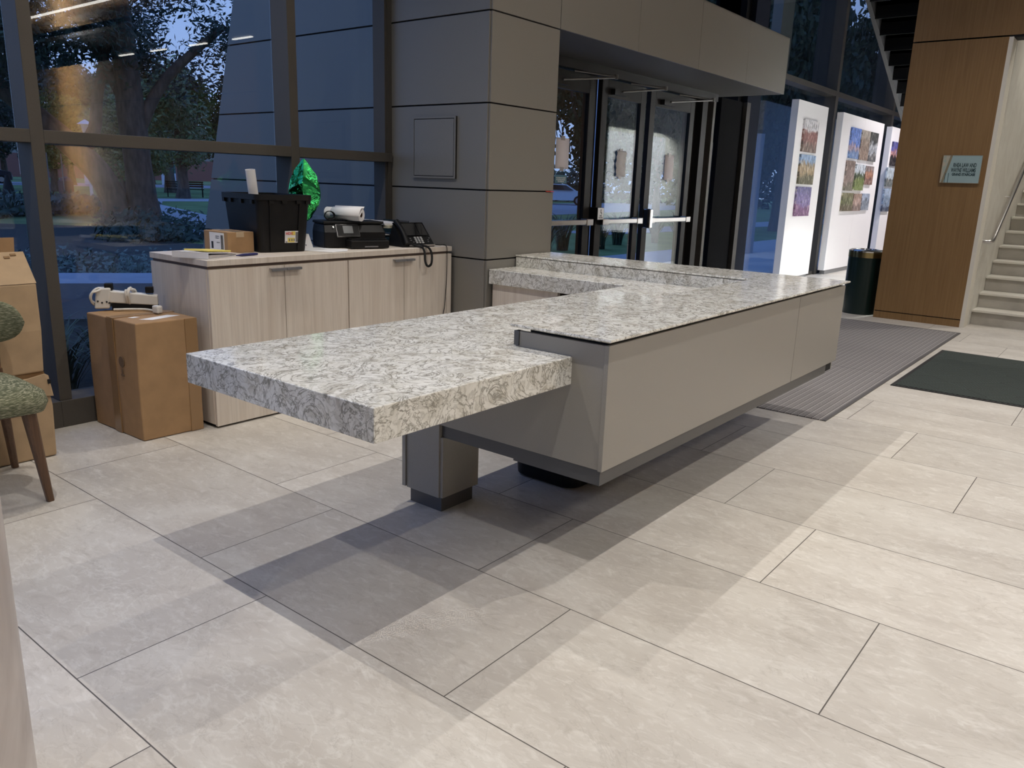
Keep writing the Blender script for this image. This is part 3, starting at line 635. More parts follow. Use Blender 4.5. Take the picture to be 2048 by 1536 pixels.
for k in range(70):
    a = k*.42; pts.append((3.315+.030*cos(a)*(1+.1*sin(k*.7)), 4.135-.012*cos(a)+.0015*(k % 9), cz+.168+.034+.028*sin(a)))
pts += [(3.35, 4.125, cz+.185), (3.39, 4.10, cz+.176), (3.42, 4.09, cz+.172)]
tag(MB().tube(pts, .0028, 6).build('coiled_cable', BLACK, smooth=60), 'coiled black cable lying on the printer beside the white roll', 'cable')
# letter trays with papers
lt = thing('letter_tray', 'black letter trays holding papers between printer and telephone', 'letter tray', (3.79, 4.22, cz))
for k, z in enumerate((0, .055, .11)):
    m = MB(); m.box(3.735, 4.10, cz+z+.002, 3.98, 4.36, cz+z+.006); m.box(3.735, 4.10, cz+z+.002, 3.74, 4.36, cz+z+.05); m.box(3.975, 4.10, cz+z+.002, 3.98, 4.36, cz+z+.05); m.build('tray', BLACKG, lt)
m = MB(); m.prism([(3.715, 4.08, cz+.0075), (3.86, 4.085, cz+.0075), (3.92, 4.3, cz+.0075), (3.745, 4.3, cz+.0075)], (0, 0, .004)); tag(m.build('loose_papers', PAPER), 'papers sticking out of the lowest black letter tray', 'paper')
m = MB(); m.prism([(3.725, 4.07, cz+.072), (3.86, 4.08, cz+.063), (3.92, 4.3, cz+.063), (3.745, 4.3, cz+.066)], (0, 0, .004)); tag(m.build('loose_papers', PAPER), 'papers hanging out of the middle black letter tray', 'paper')
m = MB(); m.box(3.742, 4.06, cz+.117, 3.97, 4.34, cz+.135); tag(m.build('paper_pile', mat('cream_paper', (.68, .65, .50), .8)), 'cream paper pile in the topmost letter tray', 'paper')
m = MB(); m.hexa([(3.735, 4.08, cz+.1355), (3.93, 4.05, cz+.1355), (3.96, 4.30, cz+.1355), (3.75, 4.32, cz+.1355)], [(3.725, 4.08, cz+.15), (3.93, 4.05, cz+.142), (3.96, 4.30, cz+.15), (3.75, 4.32, cz+.165)]); tag(m.build('white_papers', PAPER), 'ruffled white papers topmost in the letter trays', 'paper')
# phone
pn = thing('desk_phone', 'black desk telephone with grey keys on the right end of the credenza', 'telephone', (3.73, 3.90, cz), R(-10))
m = MB(); m.loft([[(0,0,.0), (.26,0,0), (.26,.19,0), (0,.19,0)], [(0,0,.012), (.26,0,.012), (.25,.135,.155), (.01,.135,.155)], [(.002,.004,.014), (.258,.004,.014), (.25,.15,.155), (.01,.15,.155)]]); m.build('phone_body', BLACK, pn, local=True, bev=.003)
MB().box(.05, -.006, .006, .262, .004, .015).build('front_rail', MATS['silver_trim'], pn, local=True)
up = V((0, .135, .143)); on = V((0, -.143, .135)).normalized()
def ph(mb, x0, x1, v0, v1, h, h0=0):
    o = V((0, 0, .012)); p = [o+V((x0,0,0))+up*v0, o+V((x1,0,0))+up*v0, o+V((x1,0,0))+up*v1, o+V((x0,0,0))+up*v1]
    return mb.hexa([q+on*h0 for q in p], [q+on*h for q in p])
ph(MB(), .068, .175, .42, .95, .004).build('display', BLACKG, pn, local=True); ph(MB(), .18, .24, .42, .95, .003).build('key_strip', BLACKG, pn, local=True)
for r_ in range(4):
    for c in range(3): ph(MB(), .118+c*.024, .133+c*.024, .08+r_*.075, .13+r_*.075, .004).build('key', mat('key_grey', (.50, .50, .50), .5), pn, local=True)
for x, v in ((.08, .2), (.08, .28), (.095, .12), (.22, .2), (.235, .28), (.215, .12)): ph(MB(), x, x+.011, v, v+.03, .003).build('small_key', GREYP, pn, local=True)
m = MB(); rs = []
for k in range(13):
    f = k/12; h = .020+.016*abs(2*f-1)**2+.010*sin(pi*f); w = .021-.004*sin(pi*f)
    c = V((.03, 0, .012))+up*(f*1.02)+on*(.012+.014*sin(pi*f)); rs.append([c+V((w*cos(a), 0, 0))+on*h*.55*sin(a) for a in [2*pi*j/12 for j in range(12)]])
m.loft(rs); m.build('handset', BLACK, pn, local=True, smooth=50)
cd = [(3.80, 3.88, cz+.02), (3.802, 3.84, cz+.012), (3.804, 3.79, cz+.004), (3.806, 3.770, cz-.03), (3.808, 3.768, cz-.08), (3.822, 3.766, cz-.112), (3.845, 3.766, cz-.118), (3.866, 3.766, cz-.10), (3.872, 3.768, cz-.05), (3.866, 3.780, cz-.01), (3.85, 3.80, cz+.01), (3.84, 3.87, cz+.012)]
def dense(p, k=8):
    out = []
    for i in range(len(p)-1):
        a = V(p[max(i-1, 0)]); b = V(p[i]); c = V(p[i+1]); d = V(p[min(i+2, len(p)-1)])
        for j in range(k):
            t = j/k; out.append(.5*((2*b)+(c-a)*t+(2*a-5*b+4*c-d)*t*t+(3*b-a-3*c+d)*t**3))
    return out+[V(p[-1])]
dc = dense(cd, 16); MB().tube(dc, [.0085 if i % 2 else .0068 for i in range(len(dc))], 10).build('coiled_cord', BLACK, pn)
wr_ = dense([(3.98, 3.87, cz+.012), (4.02, 3.84, cz+.01), (4.045, 3.80, cz+.006), (4.05, 3.796, cz-.06), (4.048, 3.796, .70), (4.035, 3.797, .52), (4.02, 3.797, .44), (4.035, 3.797, .38), (4.06, 3.797, .30), (4.06, 3.797, .02)], 6)
MB().tube(wr_, .0028, 6).build('line_cord', BLACK, pn)
# loose papers, tent card
m = MB(); m.prism([(2.99, 4.09, cz+.001), (3.09, 3.84, cz+.001), (3.22, 3.86, cz+.001), (3.31, 3.96, cz+.001), (3.18, 4.18, cz+.001)], (0, 0, .002)); tag(m.build('paper_sheets', PAPER), 'loose white sheets lying in front of the printer', 'paper')
t = thing('tent_card', 'folded white tent card behind the tote on the credenza', 'card', (3.10, 4.19, cz))
a0, a1, tp_ = V((3.085, 4.18, cz+.003)), V((3.175, 4.135, cz+.003)), V((0.02, .045, .085)); 
for sgn, nm in ((1, 'card_front'), (-1, 'card_back')):
    off = V((.0, 0, 0)) if sgn == 1 else V((.04, .09, 0)); m = MB(); m.prism([a0+off, a1+off, a1+V((-.02, 0, 0))+tp_, a0+tp_], (.0008, -.0015, 0)); m.build(nm, PAPER, t)
m = MB(); o = a0+V((.001, -.003, 0)); u = (a1-a0); m.prism([o+u*.3+tp_*.62, o+u*.75+tp_*.62, o+u*.55+tp_*.12], (.0004, -.0012, 0)); m.build('printed_triangle', mat('grey_ink', (.12, .14, .18), .6), t)

# ------------------------------------------------------------------ boxes, power strip, chair
bx = thing('cardboard_box', 'tall brown cardboard box standing on the floor beside the credenza', 'cardboard box', (2.03, 4.12, 0))
MB().loft([[(1.872, 3.878, .002), (2.20, 3.866, .002), (2.197, 4.37, .002), (1.863, 4.379, .002)], [(1.868, 3.874, .3), (2.203, 3.862, .3), (2.2, 4.372, .3), (1.859, 4.38, .3)], [(1.875, 3.876, .617), (2.198, 3.865, .617), (2.195, 4.37, .617), (1.863, 4.379, .614)]]).build('carton', CARD, bx, bev=.006)
m = MB(); m.box(1.8615, 4.09, .003, 1.8665, 4.16, .615); m.box(1.865, 4.09, .6165, 2.2, 4.16, .6195); m.build('tape', TAPE, bx)
m = MB(); m.box(2.13, 3.8625, .003, 2.198, 3.868, .615); m.build('tape', TAPE, bx)
m = MB(); m.cyl((1.8655, 4.03, .40), (1.8625, 4.03, .40), .028, n=24); m.box(1.8625, 4.01, .325, 1.866, 4.045, .335); m.box(1.8625, 4.02, .335, 1.866, 4.035, .36); m.build('printed_mark', mat('faded_ink', (.16, .10, .055), .8), bx)
m = MB(); m.prism([(1.945, 3.975, .6175), (1.99, 3.925, .6175), (2.165, 3.97, .6175), (2.12, 4.02, .6175)], (0, 0, .001)); m.build('packing_slip', PAPER, bx); m = MB(); m.prism([(1.93, 4.06, .6175), (1.945, 4.035, .6175), (1.985, 4.045, .6175), (1.97, 4.07, .6175)], (0, 0, .001)); m.build('packing_slip', PAPER, bx)
ps = thing('power_strip', 'white power strip wound in its cord on top of the cardboard box', 'power strip', (2.06, 4.2, .618))
def P(u, v, h): return V((1.985, 4.36, .64))+V((.85, -.52, 0)).normalized()*u+V((.52, .85, 0)).normalized()*v+V((0, 0, h))
m = MB(); m.hexa([P(0,-.03,.02), P(.24,-.03,.0), P(.24,.03,.0), P(0,.03,.02)], [P(0,-.03,.085), P(.24,-.03,.055), P(.24,.03,.055), P(0,.03,.085)]); m.build('strip_body', WPL, ps, bev=.006)
m = MB(); m.hexa([P(.01,-.026,-.018), P(.24,-.026,-.018), P(.24,.026,-.018), P(.01,.026,-.018)], [P(.01,-.026,.018), P(.24,-.026,-.001), P(.24,.026,-.001), P(.01,.026,.018)]); m.build('base_plate', BLACK, ps)
m = MB(); m.hexa([P(-.075,-.034,-.012), P(.0,-.034,-.012), P(.0,.034,-.012), P(-.075,.034,-.012)], [P(-.06,-.034,.10), P(.012,-.034,.10), P(.012,.034,.10), P(-.06,.034,.10)]); m.build('end_block', WPL, ps, bev=.008)
m = MB()
for u, h in ((-.055, .03), (-.035, .022), (-.012, .026), (.0, .02)): m.cyl(P(u, -.0345, h), P(u, -.0365, h), .005, n=8)
m.build('socket_hole', INK, ps)
for u in (.0, .20): MB().obox(P(u, 0, .105 if u < .1 else .085), V((.018, -.01, 0)), V((.01, .016, 0)), V((0, 0, .018))).build('plug', BLACK, ps, bev=.004)
def loop(u0, au, rv, turns, ph0=0, ch=.045, rh=.056):
    return [P(u0+au*cos(k*.35+ph0)+.004*sin(k*.9)+.005*(k/18), rv*cos(k*.35+ph0+.5), ch+(rh-.003*(k % 5))*sin(k*.35+ph0)) for k in range(int(turns*18))]
MB().tube(dense([tuple(p) for p in loop(-.035, .058, .045, 2.1)], 2), .0062, 8).build('cord', WPL, ps, smooth=60)
MB().tube(dense([tuple(p) for p in loop(.10, .018, .050, 3.0, .5)], 2), .0062, 8).build('cord', WPL, ps, smooth=60)
MB().tube(dense([tuple(p) for p in [P(.02,-.05,-.014), P(.1,-.055,-.013), P(.18,-.075,-.013), P(.22,-.12,-.013), P(.235,-.15,-.010)]], 6), .0062, 8).build('cord', WPL, ps, smooth=60)
m = MB(); m.obox(P(.245,-.175,.002), V((.017, .004, 0)), V((-.004, .024, 0)), V((0, 0, .021))); m.build('plug_head', WPL, ps, bev=.008)
# stacked boxes
lb_ = thing('cardboard_carton', 'lower pale cardboard carton of the stack behind the green chair', 'cardboard box', (1.2, 4.18, 0))
MB().loft([[(.90, 3.985, .002), (1.490, 3.975, .002), (1.495, 4.38, .002), (.9, 4.38, .002)], [(.90, 3.98, .25), (1.496, 3.97, .25), (1.5, 4.385, .25), (.9, 4.385, .25)], [(.9, 3.99, .395), (1.485, 3.985, .395), (1.49, 4.38, .395), (.9, 4.38, .395)]]).build('carton', CARDP, lb_, bev=.01)
m = MB(); m.hexa([(1.36, 3.968, .32), (1.50, 3.962, .30), (1.505, 3.99, .30), (1.36, 3.99, .32)], [(1.37, 3.972, .395), (1.47, 3.962, .418), (1.497, 3.99, .40), (1.37, 3.99, .398)]); m.build('crumpled_corner', CARDP, lb_, bev=.004)
m = MB(); m.box(1.478, 3.957, .365, 1.492, 3.97, .385); m.build('torn_hole', JOINT, lb_)
ub = thing('cardboard_carton', 'upper pale cardboard carton with open flaps on the stack behind the chair', 'cardboard box', (1.2, 4.18, .42))
MB().loft([[(.90, 3.99, .42), (1.478, 3.985, .42), (1.48, 4.38, .42), (.9, 4.38, .42)], [(.90, 3.985, .62), (1.487, 3.98, .62), (1.49, 4.38, .62), (.9, 4.38, .62)], [(.9, 4.0, .838), (1.492, 3.995, .838), (1.49, 4.37, .838), (.9, 4.38, .838)]]).build('carton', CARDP, ub, bev=.008)
m = MB(); m.hexa([(.9, 4.0, .838), (1.492, 3.995, .838), (1.492, 4.0, .84), (.9, 4.005, .84)], [(.9, 4.135, .968), (1.50, 4.125, .968), (1.50, 4.13, .972), (.9, 4.14, .972)]); m.build('front_flap', CARDP, ub)
m = MB()
for x, z in ((1.34, .955), (1.38, .962), (1.42, .95), (1.45, .96), (1.30, .95)): y = 4.0+(z-.838)*1.0; m.obox((x, y-.007, z), (.012, 0, 0), (0, .004, .004), (0, -.0018, .0018))
m.build('torn_edge', CARDI, ub)
m = MB(); m.hexa([(.9, 4.36, .835), (1.535, 4.35, .835), (1.535, 4.355, .835), (.9, 4.365, .835)], [(.9, 4.37, 1.02), (1.55, 4.36, 1.02), (1.55, 4.365, 1.02), (.9, 4.375, 1.02)]); m.build('back_flap', CARD, ub)
struct_gap = MB().box(.9, 3.995, .395, 1.48, 4.375, .419).build('carton_lid', CARDI, lb_)
# chair
ch = thing('side_chair', 'green upholstered chair with dark wooden legs cut off by the left edge', 'chair', (.95, 3.62, 0))
def srr(cx, cy, hx, hy, p, z, n=40, dz=None):
    out = []
    for k in range(n):
        a = 2*pi*k/n; c, s = cos(a), sin(a); x = cx+hx*abs(c)**(2/p)*(1 if c > 0 else -1); y = cy+hy*abs(s)**(2/p)*(1 if s > 0 else -1)
        out.append((x, y, z+(dz(x, y) if dz else 0)))
    return out
cx, cy = 1.02, 3.61
bow = lambda x, y: .03*((x-cx)/.28)**2*0+.035*(y-3.4)/.5*0-.055*max(0, (x-cx-.02)/.28)**2-.03*max(0, (3.5-y)/.2)
m = MB(); m.loft([srr(cx, cy, .235, .22, 3, .415, dz=bow), srr(cx, cy, .27, .25, 3, .43, dz=bow), srr(cx, cy, .285, .262, 3, .468, dz=bow), srr(cx, cy, .275, .255, 3, .50, dz=bow), srr(cx, cy, .22, .20, 3, .525, dz=bow), srr(cx, cy, .1, .1, 3, .532, dz=bow)])
m.build('seat', FAB, ch, smooth=60)
m = MB(); rg_ = []
for k in range(25):
    f = sin((k/24*2-1)*pi/2); x = cx+.325*sin(f*1.15)/sin(1.15); y = 3.93-.13*f*f; hh = .10*math.sqrt(max(.01, 1-abs(f)**5)); zc = .70-.0*f
    rg_.append([(x+.02*cos(a)*0-.0*a, y+.024*cos(a), zc+hh*sin(a)) for a in [2*pi*j/16 for j in range(16)]])
m.loft(rg_); m.build('backrest', FAB, ch, smooth=60)
def leg(p0, p1, r0, r1):
    t = MB(); rings = []
    for k in range(5):
        f = k/4; c = V(p0).lerp(V(p1), f); r = r0+(r1-r0)*f; rings.append([(c.x+r*a, c.y+r*b, c.z) for a, b in ((1,.6), (.6,1), (-.6,1), (-1,.6), (-1,-.6), (-.6,-1), (.6,-1), (1,-.6))])
    t.loft(rings[::-1]); t.build('leg', WOODD, ch, bev=.002)
leg((1.19, 3.43, .44), (1.234, 3.42, 0), .026, .014); leg((1.235, 3.85, .50), (1.29, 3.94, 0), .022, .014)
leg((.79, 3.43, .44), (.75, 3.42, 0), .026, .014); leg((.75, 3.85, .50), (.70, 3.94, 0), .022, .014)
for x0, x1 in ((1.235, 1.20), (.75, .79)):
    MB().tube([(x0, 3.85, .48), (x0+(.02 if x0 > 1 else -.02), 3.885, .60), (x1, 3.90, .70)], [.02, .017, .014], 10).build('back_post', WOODD, ch, smooth=50)
m = MB(); m.box(.78, 3.42, .385, 1.2, 3.44, .42); m.box(1.2, 3.43, .385, 1.22, 3.85, .42); m.box(.77, 3.43, .385, .79, 3.85, .42); m.build('seat_rail', WOODD, ch)

# ------------------------------------------------------------------ mats
em = thing('entrance_mat', 'long grey ribbed entrance mat running past the desk to the doors', 'mat', (7.0, 2.6, 0))
def mat_ribs():
    g = NG('ribbed_grey'); x, y, z = g.xyz(g.coord()); n_ = g.noise(g.coord(), 160, 3); f = g.math('FRACT', g.math('DIVIDE', y, .043))
    c = g.ramp(n_, [(.35, (.15, .14, .14)), (.65, (.25, .235, .235))]); c = g.mix(g.math('LESS_THAN', f, .14), c, (.36, .34, .33)); c = g.mix(g.math('LESS_THAN', g.math('ABSOLUTE', g.math('SUBTRACT', f, .2)), .05), c, (.06, .055, .055))
    g.L.new(c, g.b.inputs['Base Color']); g.b.inputs['Roughness'].default_value = .85; return g.m
RM = mat_ribs()
for a, b in ((4.862, 6.55), (6.555, 9.18)): MB().box(a, 1.385, .0, b, 4.15, .006).build('ribbed_panel', RM, em)
m = MB(); m.box(4.862, 1.36, 0, 9.2, 1.385, .007); m.box(9.18, 1.36, 0, 9.2, 4.15, .007); m.build('edge_strip', mat('mat_edge', (.10, .095, .095), .6), em)
gm = thing('door_mat', 'dark green patterned door mat with black border', 'mat', (7.1, .7, 0))
def mat_green():
    g = NG('green_mat_pile'); x, y, z = g.xyz(g.coord()); s = .30
    a = g.math('ADD', x, y); b = g.math('SUBTRACT', x, y); ch_ = g.math('MODULO', g.math('ADD', g.math('FLOOR', g.math('DIVIDE', g.math('ADD', a, 20), s)), g.math('FLOOR', g.math('DIVIDE', g.math('ADD', b, 20), s))), 2)
    t = g.mix(ch_, g.comb(a, 0, 0), g.comb(b, 0, 0)); tx = g.xyz(t)[0]; f = g.math('FRACT', g.math('DIVIDE', tx, .034)); n_ = g.noise(g.coord(), 200, 2)
    c = g.ramp(n_, [(.35, (.030, .041, .036)), (.65, (.062, .080, .070))]); c = g.mix(g.math('MULTIPLY', g.math('LESS_THAN', f, .5), .9), c, (.005, .007, .0065))
    g.L.new(c, g.b.inputs['Base Color']); g.b.inputs['Roughness'].default_value = .95; return g.m
MB().box(6.22, .12, 0, 7.99, 1.28, .009).build('pile', mat_green(), gm); m = MB(); m.box(6.19, .09, 0, 8.02, .12, .006); m.box(6.19, 1.28, 0, 8.02, 1.31, .006); m.box(6.19, .12, 0, 6.22, 1.28, .006); m.box(7.99, .12, 0, 8.02, 1.28, .006)
m.build('rubber_border', mat('rubber_black', (.02, .02, .02), .7), gm)

# ------------------------------------------------------------------ lobby bin, display boards, prints
lbn = thing('litter_bin', 'dark green round litter bin with brass rim beside the wood wall', 'litter bin', (9.87, 2.56, 0))
c = (9.87, 2.56)
MB().cyl((*c, 0), (*c, .655), .19, .19, 48).build('bin_body', GREENB, lbn, smooth=40); MB().cyl((*c, .655), (*c, .715), .193, .193, 48).build('bin_band', BRASS, lbn, smooth=40)
m = MB(); m.loft([[(c[0]+r*cos(a), c[1]+r*sin(a), z) for a in [2*pi*k/40 for k in range(40)]] for r, z in ((.195, .715), (.195, .73), (.17, .745), (.12, .745), (.11, .70))]); m.build('bin_lid', CHROME, lbn, smooth=40)
def board(x0, x1, y0, y1, seam, label):
    b = thing('display_board', label, 'display board', ((x0+x1)/2, (y0+y1)/2, 0))
    if seam:
        MB().box(x0, y0, .07, seam-.002, y1, 2.66).build('board_panel', WHITE, b, bev=.003); MB().box(seam+.002, y0, .07, x1, y1, 2.66).build('board_panel', WHITE, b, bev=.003)
    else: MB().box(x0, y0, .07, x1, y1, 2.66).build('board_panel', WHITE, b, bev=.003)
    MB().box(x0+.08, y0+.01, 0, x1-.08, y1-.01, .07).build('board_foot', GREYP, b)
    return b
KA, KB = 4.30/4.56, 4.30/4.49
board(12.65*KA, 14.06*KA, 4.30, 4.405, None, 'narrow white display board nearest the entrance, three prints on it')
board(14.66*KB, 17.30*KB, 4.30, 4.405, 16.0*KB, 'wide white display board covered with nine prints')
board(17.92*KB, 20.5*KB, 4.30, 4.405, 19.2*KB, 'white display board partly hidden behind the brown wood wall')
def print_mat(i, sky, mid, low, h, split=(.45, .75), dark=.6):
    g = NG('photo_print_%d' % i); p = g.coord(); x, y, z = g.xyz(p)
    off = g.coord(loc=(i*3.7, 0, i*1.3)); n1 = g.noise(off, 7, 5, .8); n2 = g.noise(g.coord(scale=(3, 1, 1), loc=(i*2.1, 0, 0)), 12, 4, .5)
    f = g.math('ADD', g.math('DIVIDE', z, h), g.math('MULTIPLY', g.math('SUBTRACT', n1, .5), .7))
    c = g.ramp(f, [(0, low), (split[0]-.08, low), (split[0], mid), (split[1]-.05, mid), (split[1]+.05, sky), (1, sky)])
    c = g.mix(g.math('MULTIPLY', g.math('LESS_THAN', n2, .47), dark), c, (.02, .02, .025)); c = g.mix(g.math('MULTIPLY', g.math('GREATER_THAN', n2, .6), dark*.8), c, (.7, .65, .6))
    g.L.new(c, g.b.inputs['Base Color']); g.b.inputs['Roughness'].default_value = .4; return g.m
PR = [
 (13.0, 13.65, 1.99, 2.48, (.72,.70,.74), (.22,.10,.09), (.18,.13,.11), (.3,.68), 'top print on the narrow board, red brick building under white sky'),
 (13.0, 13.69, 1.49, 1.95, (.25,.36,.55), (.36,.27,.17), (.12,.11,.07), (.35,.7), 'middle print on the narrow board, brown trees against blue water'),
 (13.0, 13.67, .985, 1.45, (.14,.13,.26), (.22,.18,.36), (.20,.10,.20), (.4,.75), 'bottom print on the narrow board, purple night scene'),
 (15.24, 15.8, 1.99, 2.515, (.15,.25,.62), (.45,.33,.36), (.18,.28,.52), (.3,.42), 'top left print on the wide board, blue evening sky over water'),
 (15.85, 16.4, 1.985, 2.515, (.42,.38,.33), (.28,.22,.18), (.30,.22,.18), (.4,.7), 'top middle print on the wide board, brown tree trunk'),
 (16.46, 16.96, 1.985, 2.515, (.08,.08,.08), (.45,.47,.52), (.14,.14,.15), (.3,.6), 'top right print on the wide board, dark with a silver statue'),
 (15.21, 15.69, 1.42, 1.945, (.24,.18,.16), (.33,.25,.23), (.20,.18,.14), (.3,.7), 'left print in the middle row of the wide board, brown bark'),
 (15.80, 16.37, 1.435, 1.905, (.66,.72,.80), (.07,.10,.05), (.20,.25,.09), (.5,.68), 'middle print of the wide board, green lawn under pale sky'),
 (16.40, 16.95, 1.55, 1.895, (.25,.2,.2), (.45,.22,.15), (.25,.14,.12), (.4,.7), 'right print in the middle row of the wide board, reddish leaves'),
 (15.20, 15.83, 1.055, 1.38, (.24,.22,.13), (.18,.19,.1), (.15,.12,.08), (.4,.7), 'bottom left print on the wide board, olive foliage'),
 (15.86, 16.38, 1.055, 1.37, (.36,.25,.2), (.5,.36,.32), (.28,.2,.18), (.4,.7), 'bottom middle print on the wide board, pinkish columns'),
 (16.43, 16.92, 1.065, 1.38, (.40,.47,.62), (.22,.25,.31), (.30,.34,.42), (.4,.6), 'bottom right print on the wide board, blue grey buildings'),
 (18.14, 18.72, 1.96, 2.44, (.10,.10,.36), (.5,.25,.25), (.02,.015,.02), (.42,.6), 'top print on the board beside the wood wall, orange sunset'),
 (17.97, 18.6, 1.54, 1.92, (.50,.58,.66), (.12,.13,.13), (.2,.22,.22), (.3,.45), 'middle print on the board beside the wood wall, dark arch'),
 (17.97, 18.55, 1.03, 1.50, (.40,.50,.66), (.25,.33,.46), (.10,.12,.18), (.3,.7), 'bottom print on the board beside the wood wall, blue grey water'),
]
for i, (x0, x1, z0, z1, sky, mid, low, spl, lab) in enumerate(PR):
    k = 4.268/4.55 if i < 3 else 4.268/4.48; x0, x1, z0, z1 = x0*k, x1*k, 1.36+(z0-1.36)*k, 1.36+(z1-1.36)*k
    o = MB().box(x0, 4.268, z0, x1, 4.2995, z1).build('photo_print', print_mat(i, sky, mid, low, z1-z0, spl)); tag(o, lab, 'photo print', 'photo prints on the white boards')

# ------------------------------------------------------------------ outdoors
GZ = -.05
rnd = random.Random(7)
LAWN = mat('lawn_grass', (.10, .16, .045), .9, col2=(.17, .25, .08), scale=1.2, detail=8); PAVE = mat('concrete_path', (.40, .40, .44), .85, var=.05, scale=6)
BARK = mat('tree_bark', (.075, .055, .042), .9, col2=(.14, .105, .08), scale=9, detail=8, stretch=(1, 1, .3), bump=.5)
struct(MB().box(-60, 4.63, -.3, 140, 160, GZ).build('lawn', LAWN), 'lawn outside the windows', 'lawn')
def slab(pts, z, mt, name, label, cat): struct(MB().prism([(x, y, GZ) for x, y in pts], (0, 0, z)).build(name, mt), label, cat)
slab([(16.6, 37.5), (14.6, 31), (12.6, 25), (9.3, 15.4), (10.8, 14.6), (15.1, 25.6), (17.7, 33.3), (20.6, 38.6)], .012, PAVE, 'garden_path', 'pale garden path curving away across the lawn', 'path')
slab([(8, 37.3), (40, 37.3), (40, 41), (8, 41)], .009, PAVE, 'cross_path', 'pale cross path beyond the lamp post', 'path')
slab([(-40, 70), (120, 66), (120, 80), (-40, 84)], .01, mat('asphalt', (.30, .31, .35), .9, var=.08, scale=3), 'roadway', 'grey street far beyond the lawn', 'street')
slab([(5, 4.7), (40, 4.7), (40, 9.0), (5, 8.6)], .014, PAVE, 'entrance_paving', 'pale paving outside the entrance doors', 'paving')
slab([(20, 12.6), (60, 12), (60, 14.6), (20, 14.2)], .012, PAVE, 'side_path', 'pale side path beyond the entrance planting', 'path')
slab([(30, 22), (75, 30), (75, 38), (30, 33)], .012, MATS['asphalt'], 'parking_road', 'grey road where the white car stands', 'street')
slab([(-3, 4.64), (4.1, 4.64), (4.1, 7.6), (9.3, 13.2), (8.4, 15.4), (10.4, 19.4), (6.5, 23.6), (-3, 23.6)], .02, mat('dark_mulch', (.03, .026, .022), .95, var=.3, scale=20), 'planting_bed', 'dark planting bed below the window', 'bed')
lw = MB(); d_ = V((.815, -.58, 0)); n_ = V((.58, .815, 0)); p_ = V((3.15, 7.89, GZ)); 
lw.prism([p_-d_*5, p_+d_*1.0, p_+d_*1.0+n_*.85, p_-d_*5+n_*.85], (0, 0, .36)); struct(lw.build('garden_ledge', mat('ledge_concrete', (.34, .35, .42), .8, var=.05, scale=5)), 'low pale concrete ledge outside the left window', 'ledge')
# grass clumps
def clump_mesh(n, h, r, seed, w=.012):
    q = random.Random(seed); m = MB()
    for k in range(n):
        a = q.uniform(0, 2*pi); rr_ = r*q.uniform(.5, 1.0); hh = h*q.uniform(.6, 1.0); b0 = V((q.uniform(-.06, .06), q.uniform(-.06, .06), 0)); dv = V((cos(a), sin(a), 0)); sd = V((-sin(a), cos(a), 0)); pr_ = []
        for j in range(6):
            f = j/5; pr_.append((b0+dv*rr_*f**1.4+V((0, 0, hh*(1.75*f-1.0*f*f)/.75)), w*(1-f*.9)))
        vs = []
        for p, ww in pr_: vs += [p-sd*ww, p+sd*ww]
        m.add(vs, [(2*j, 2*j+1, 2*j+3, 2*j+2) for j in range(5)])
    return m
GRASSM = leaf_mat('strappy_leaf', (.022, .04, .03), (.07, .11, .08))
def clumps(spots, label_f, group, n=110, h=.5, r=.45):
    src = None
    for i, (x, y, s) in enumerate(spots):
        if src is None:
            o = clump_mesh(n, h, r, 3).build('grass_clump', GRASSM); src = o; c0 = None
        else: o = src.copy(); COL.objects.link(o)
        o.location = (x, y, GZ); o.rotation_euler = (0, 0, i*1.7); o.scale = (s, s, s); tag(o, label_f(i), 'ornamental grass', group)
    me = src.data; lo = [min(v.co[k] for v in me.vertices) for k in range(2)]
clumps([(1.95, 5.0, 1.0), (2.0, 5.75, 1.0), (2.35, 5.3, .9), (2.2, 6.5, 1.1), (2.85, 5.3, .9), (3.1, 6.3, 1.0), (1.05, 5.2, .95), (1.3, 6.3, 1.0)], lambda i: 'dark strappy grass clump just outside the left window, in front of the pale ledge', 'grass clumps below the left window')
clumps([(13.2, 9.6, 1.3), (14.4, 10.1, 1.5), (15.6, 9.8, 1.2), (17.2, 10.3, 1.5), (18.8, 10.2, 1.3), (20.5, 10.4, 1.5), (22.5, 10.8, 1.5), (12.0, 9.5, 1.2), (25, 11, 1.6)], lambda i: 'dark grass clump beyond the paving outside the entrance doors', 'grass clumps outside the doors', 90, .55, .5)
def leafcloud(pts_r, n, size, seed, flat=1.0):
    q = random.Random(seed); m = MB()
    for k in range(n):
        (cx_, cy_, cz_), rad = pts_r[q.randrange(len(pts_r))]
        d = V((q.gauss(0, 1), q.gauss(0, 1), q.gauss(0, 1)*flat)).normalized()*rad*q.random()**.45; p = V((cx_, cy_, cz_))+V((d.x, d.y, d.z*flat))
        a = V((q.gauss(0, 1), q.gauss(0, 1), q.gauss(0, 1))).normalized(); b = a.orthogonal().normalized(); s = size*q.uniform(.6, 1.3)
        m.add([p-a*s, p+b*s*.45, p+a*s, p-b*s*.45], [(0, 1, 2, 3)])
    return m
GCOV = leaf_mat('groundcover_leaf', (.05, .085, .05), (.20, .24, .20))
pts = [((x, y, .05), .45) for x, y in [(2.8+.55*k*.8+ .5*j, 10.2-.4*k+.75*j) for k in range(-9, 7) for j in range(0, 5)]]
tag(leafcloud(pts, 7000, .05, 11, .45).build('ground_cover', GCOV), 'speckled low ground cover behind the pale ledge', 'ground cover', kind='stuff')
LIR = leaf_mat('liriope_leaf', (.03, .055, .045), (.075, .12, .09))
pts = [((x, y, .15), .8) for x, y in [(6.4+.9*k, 24.5+.75*j+.35*k) for k in range(0, 9) for j in range(0, 9)]]
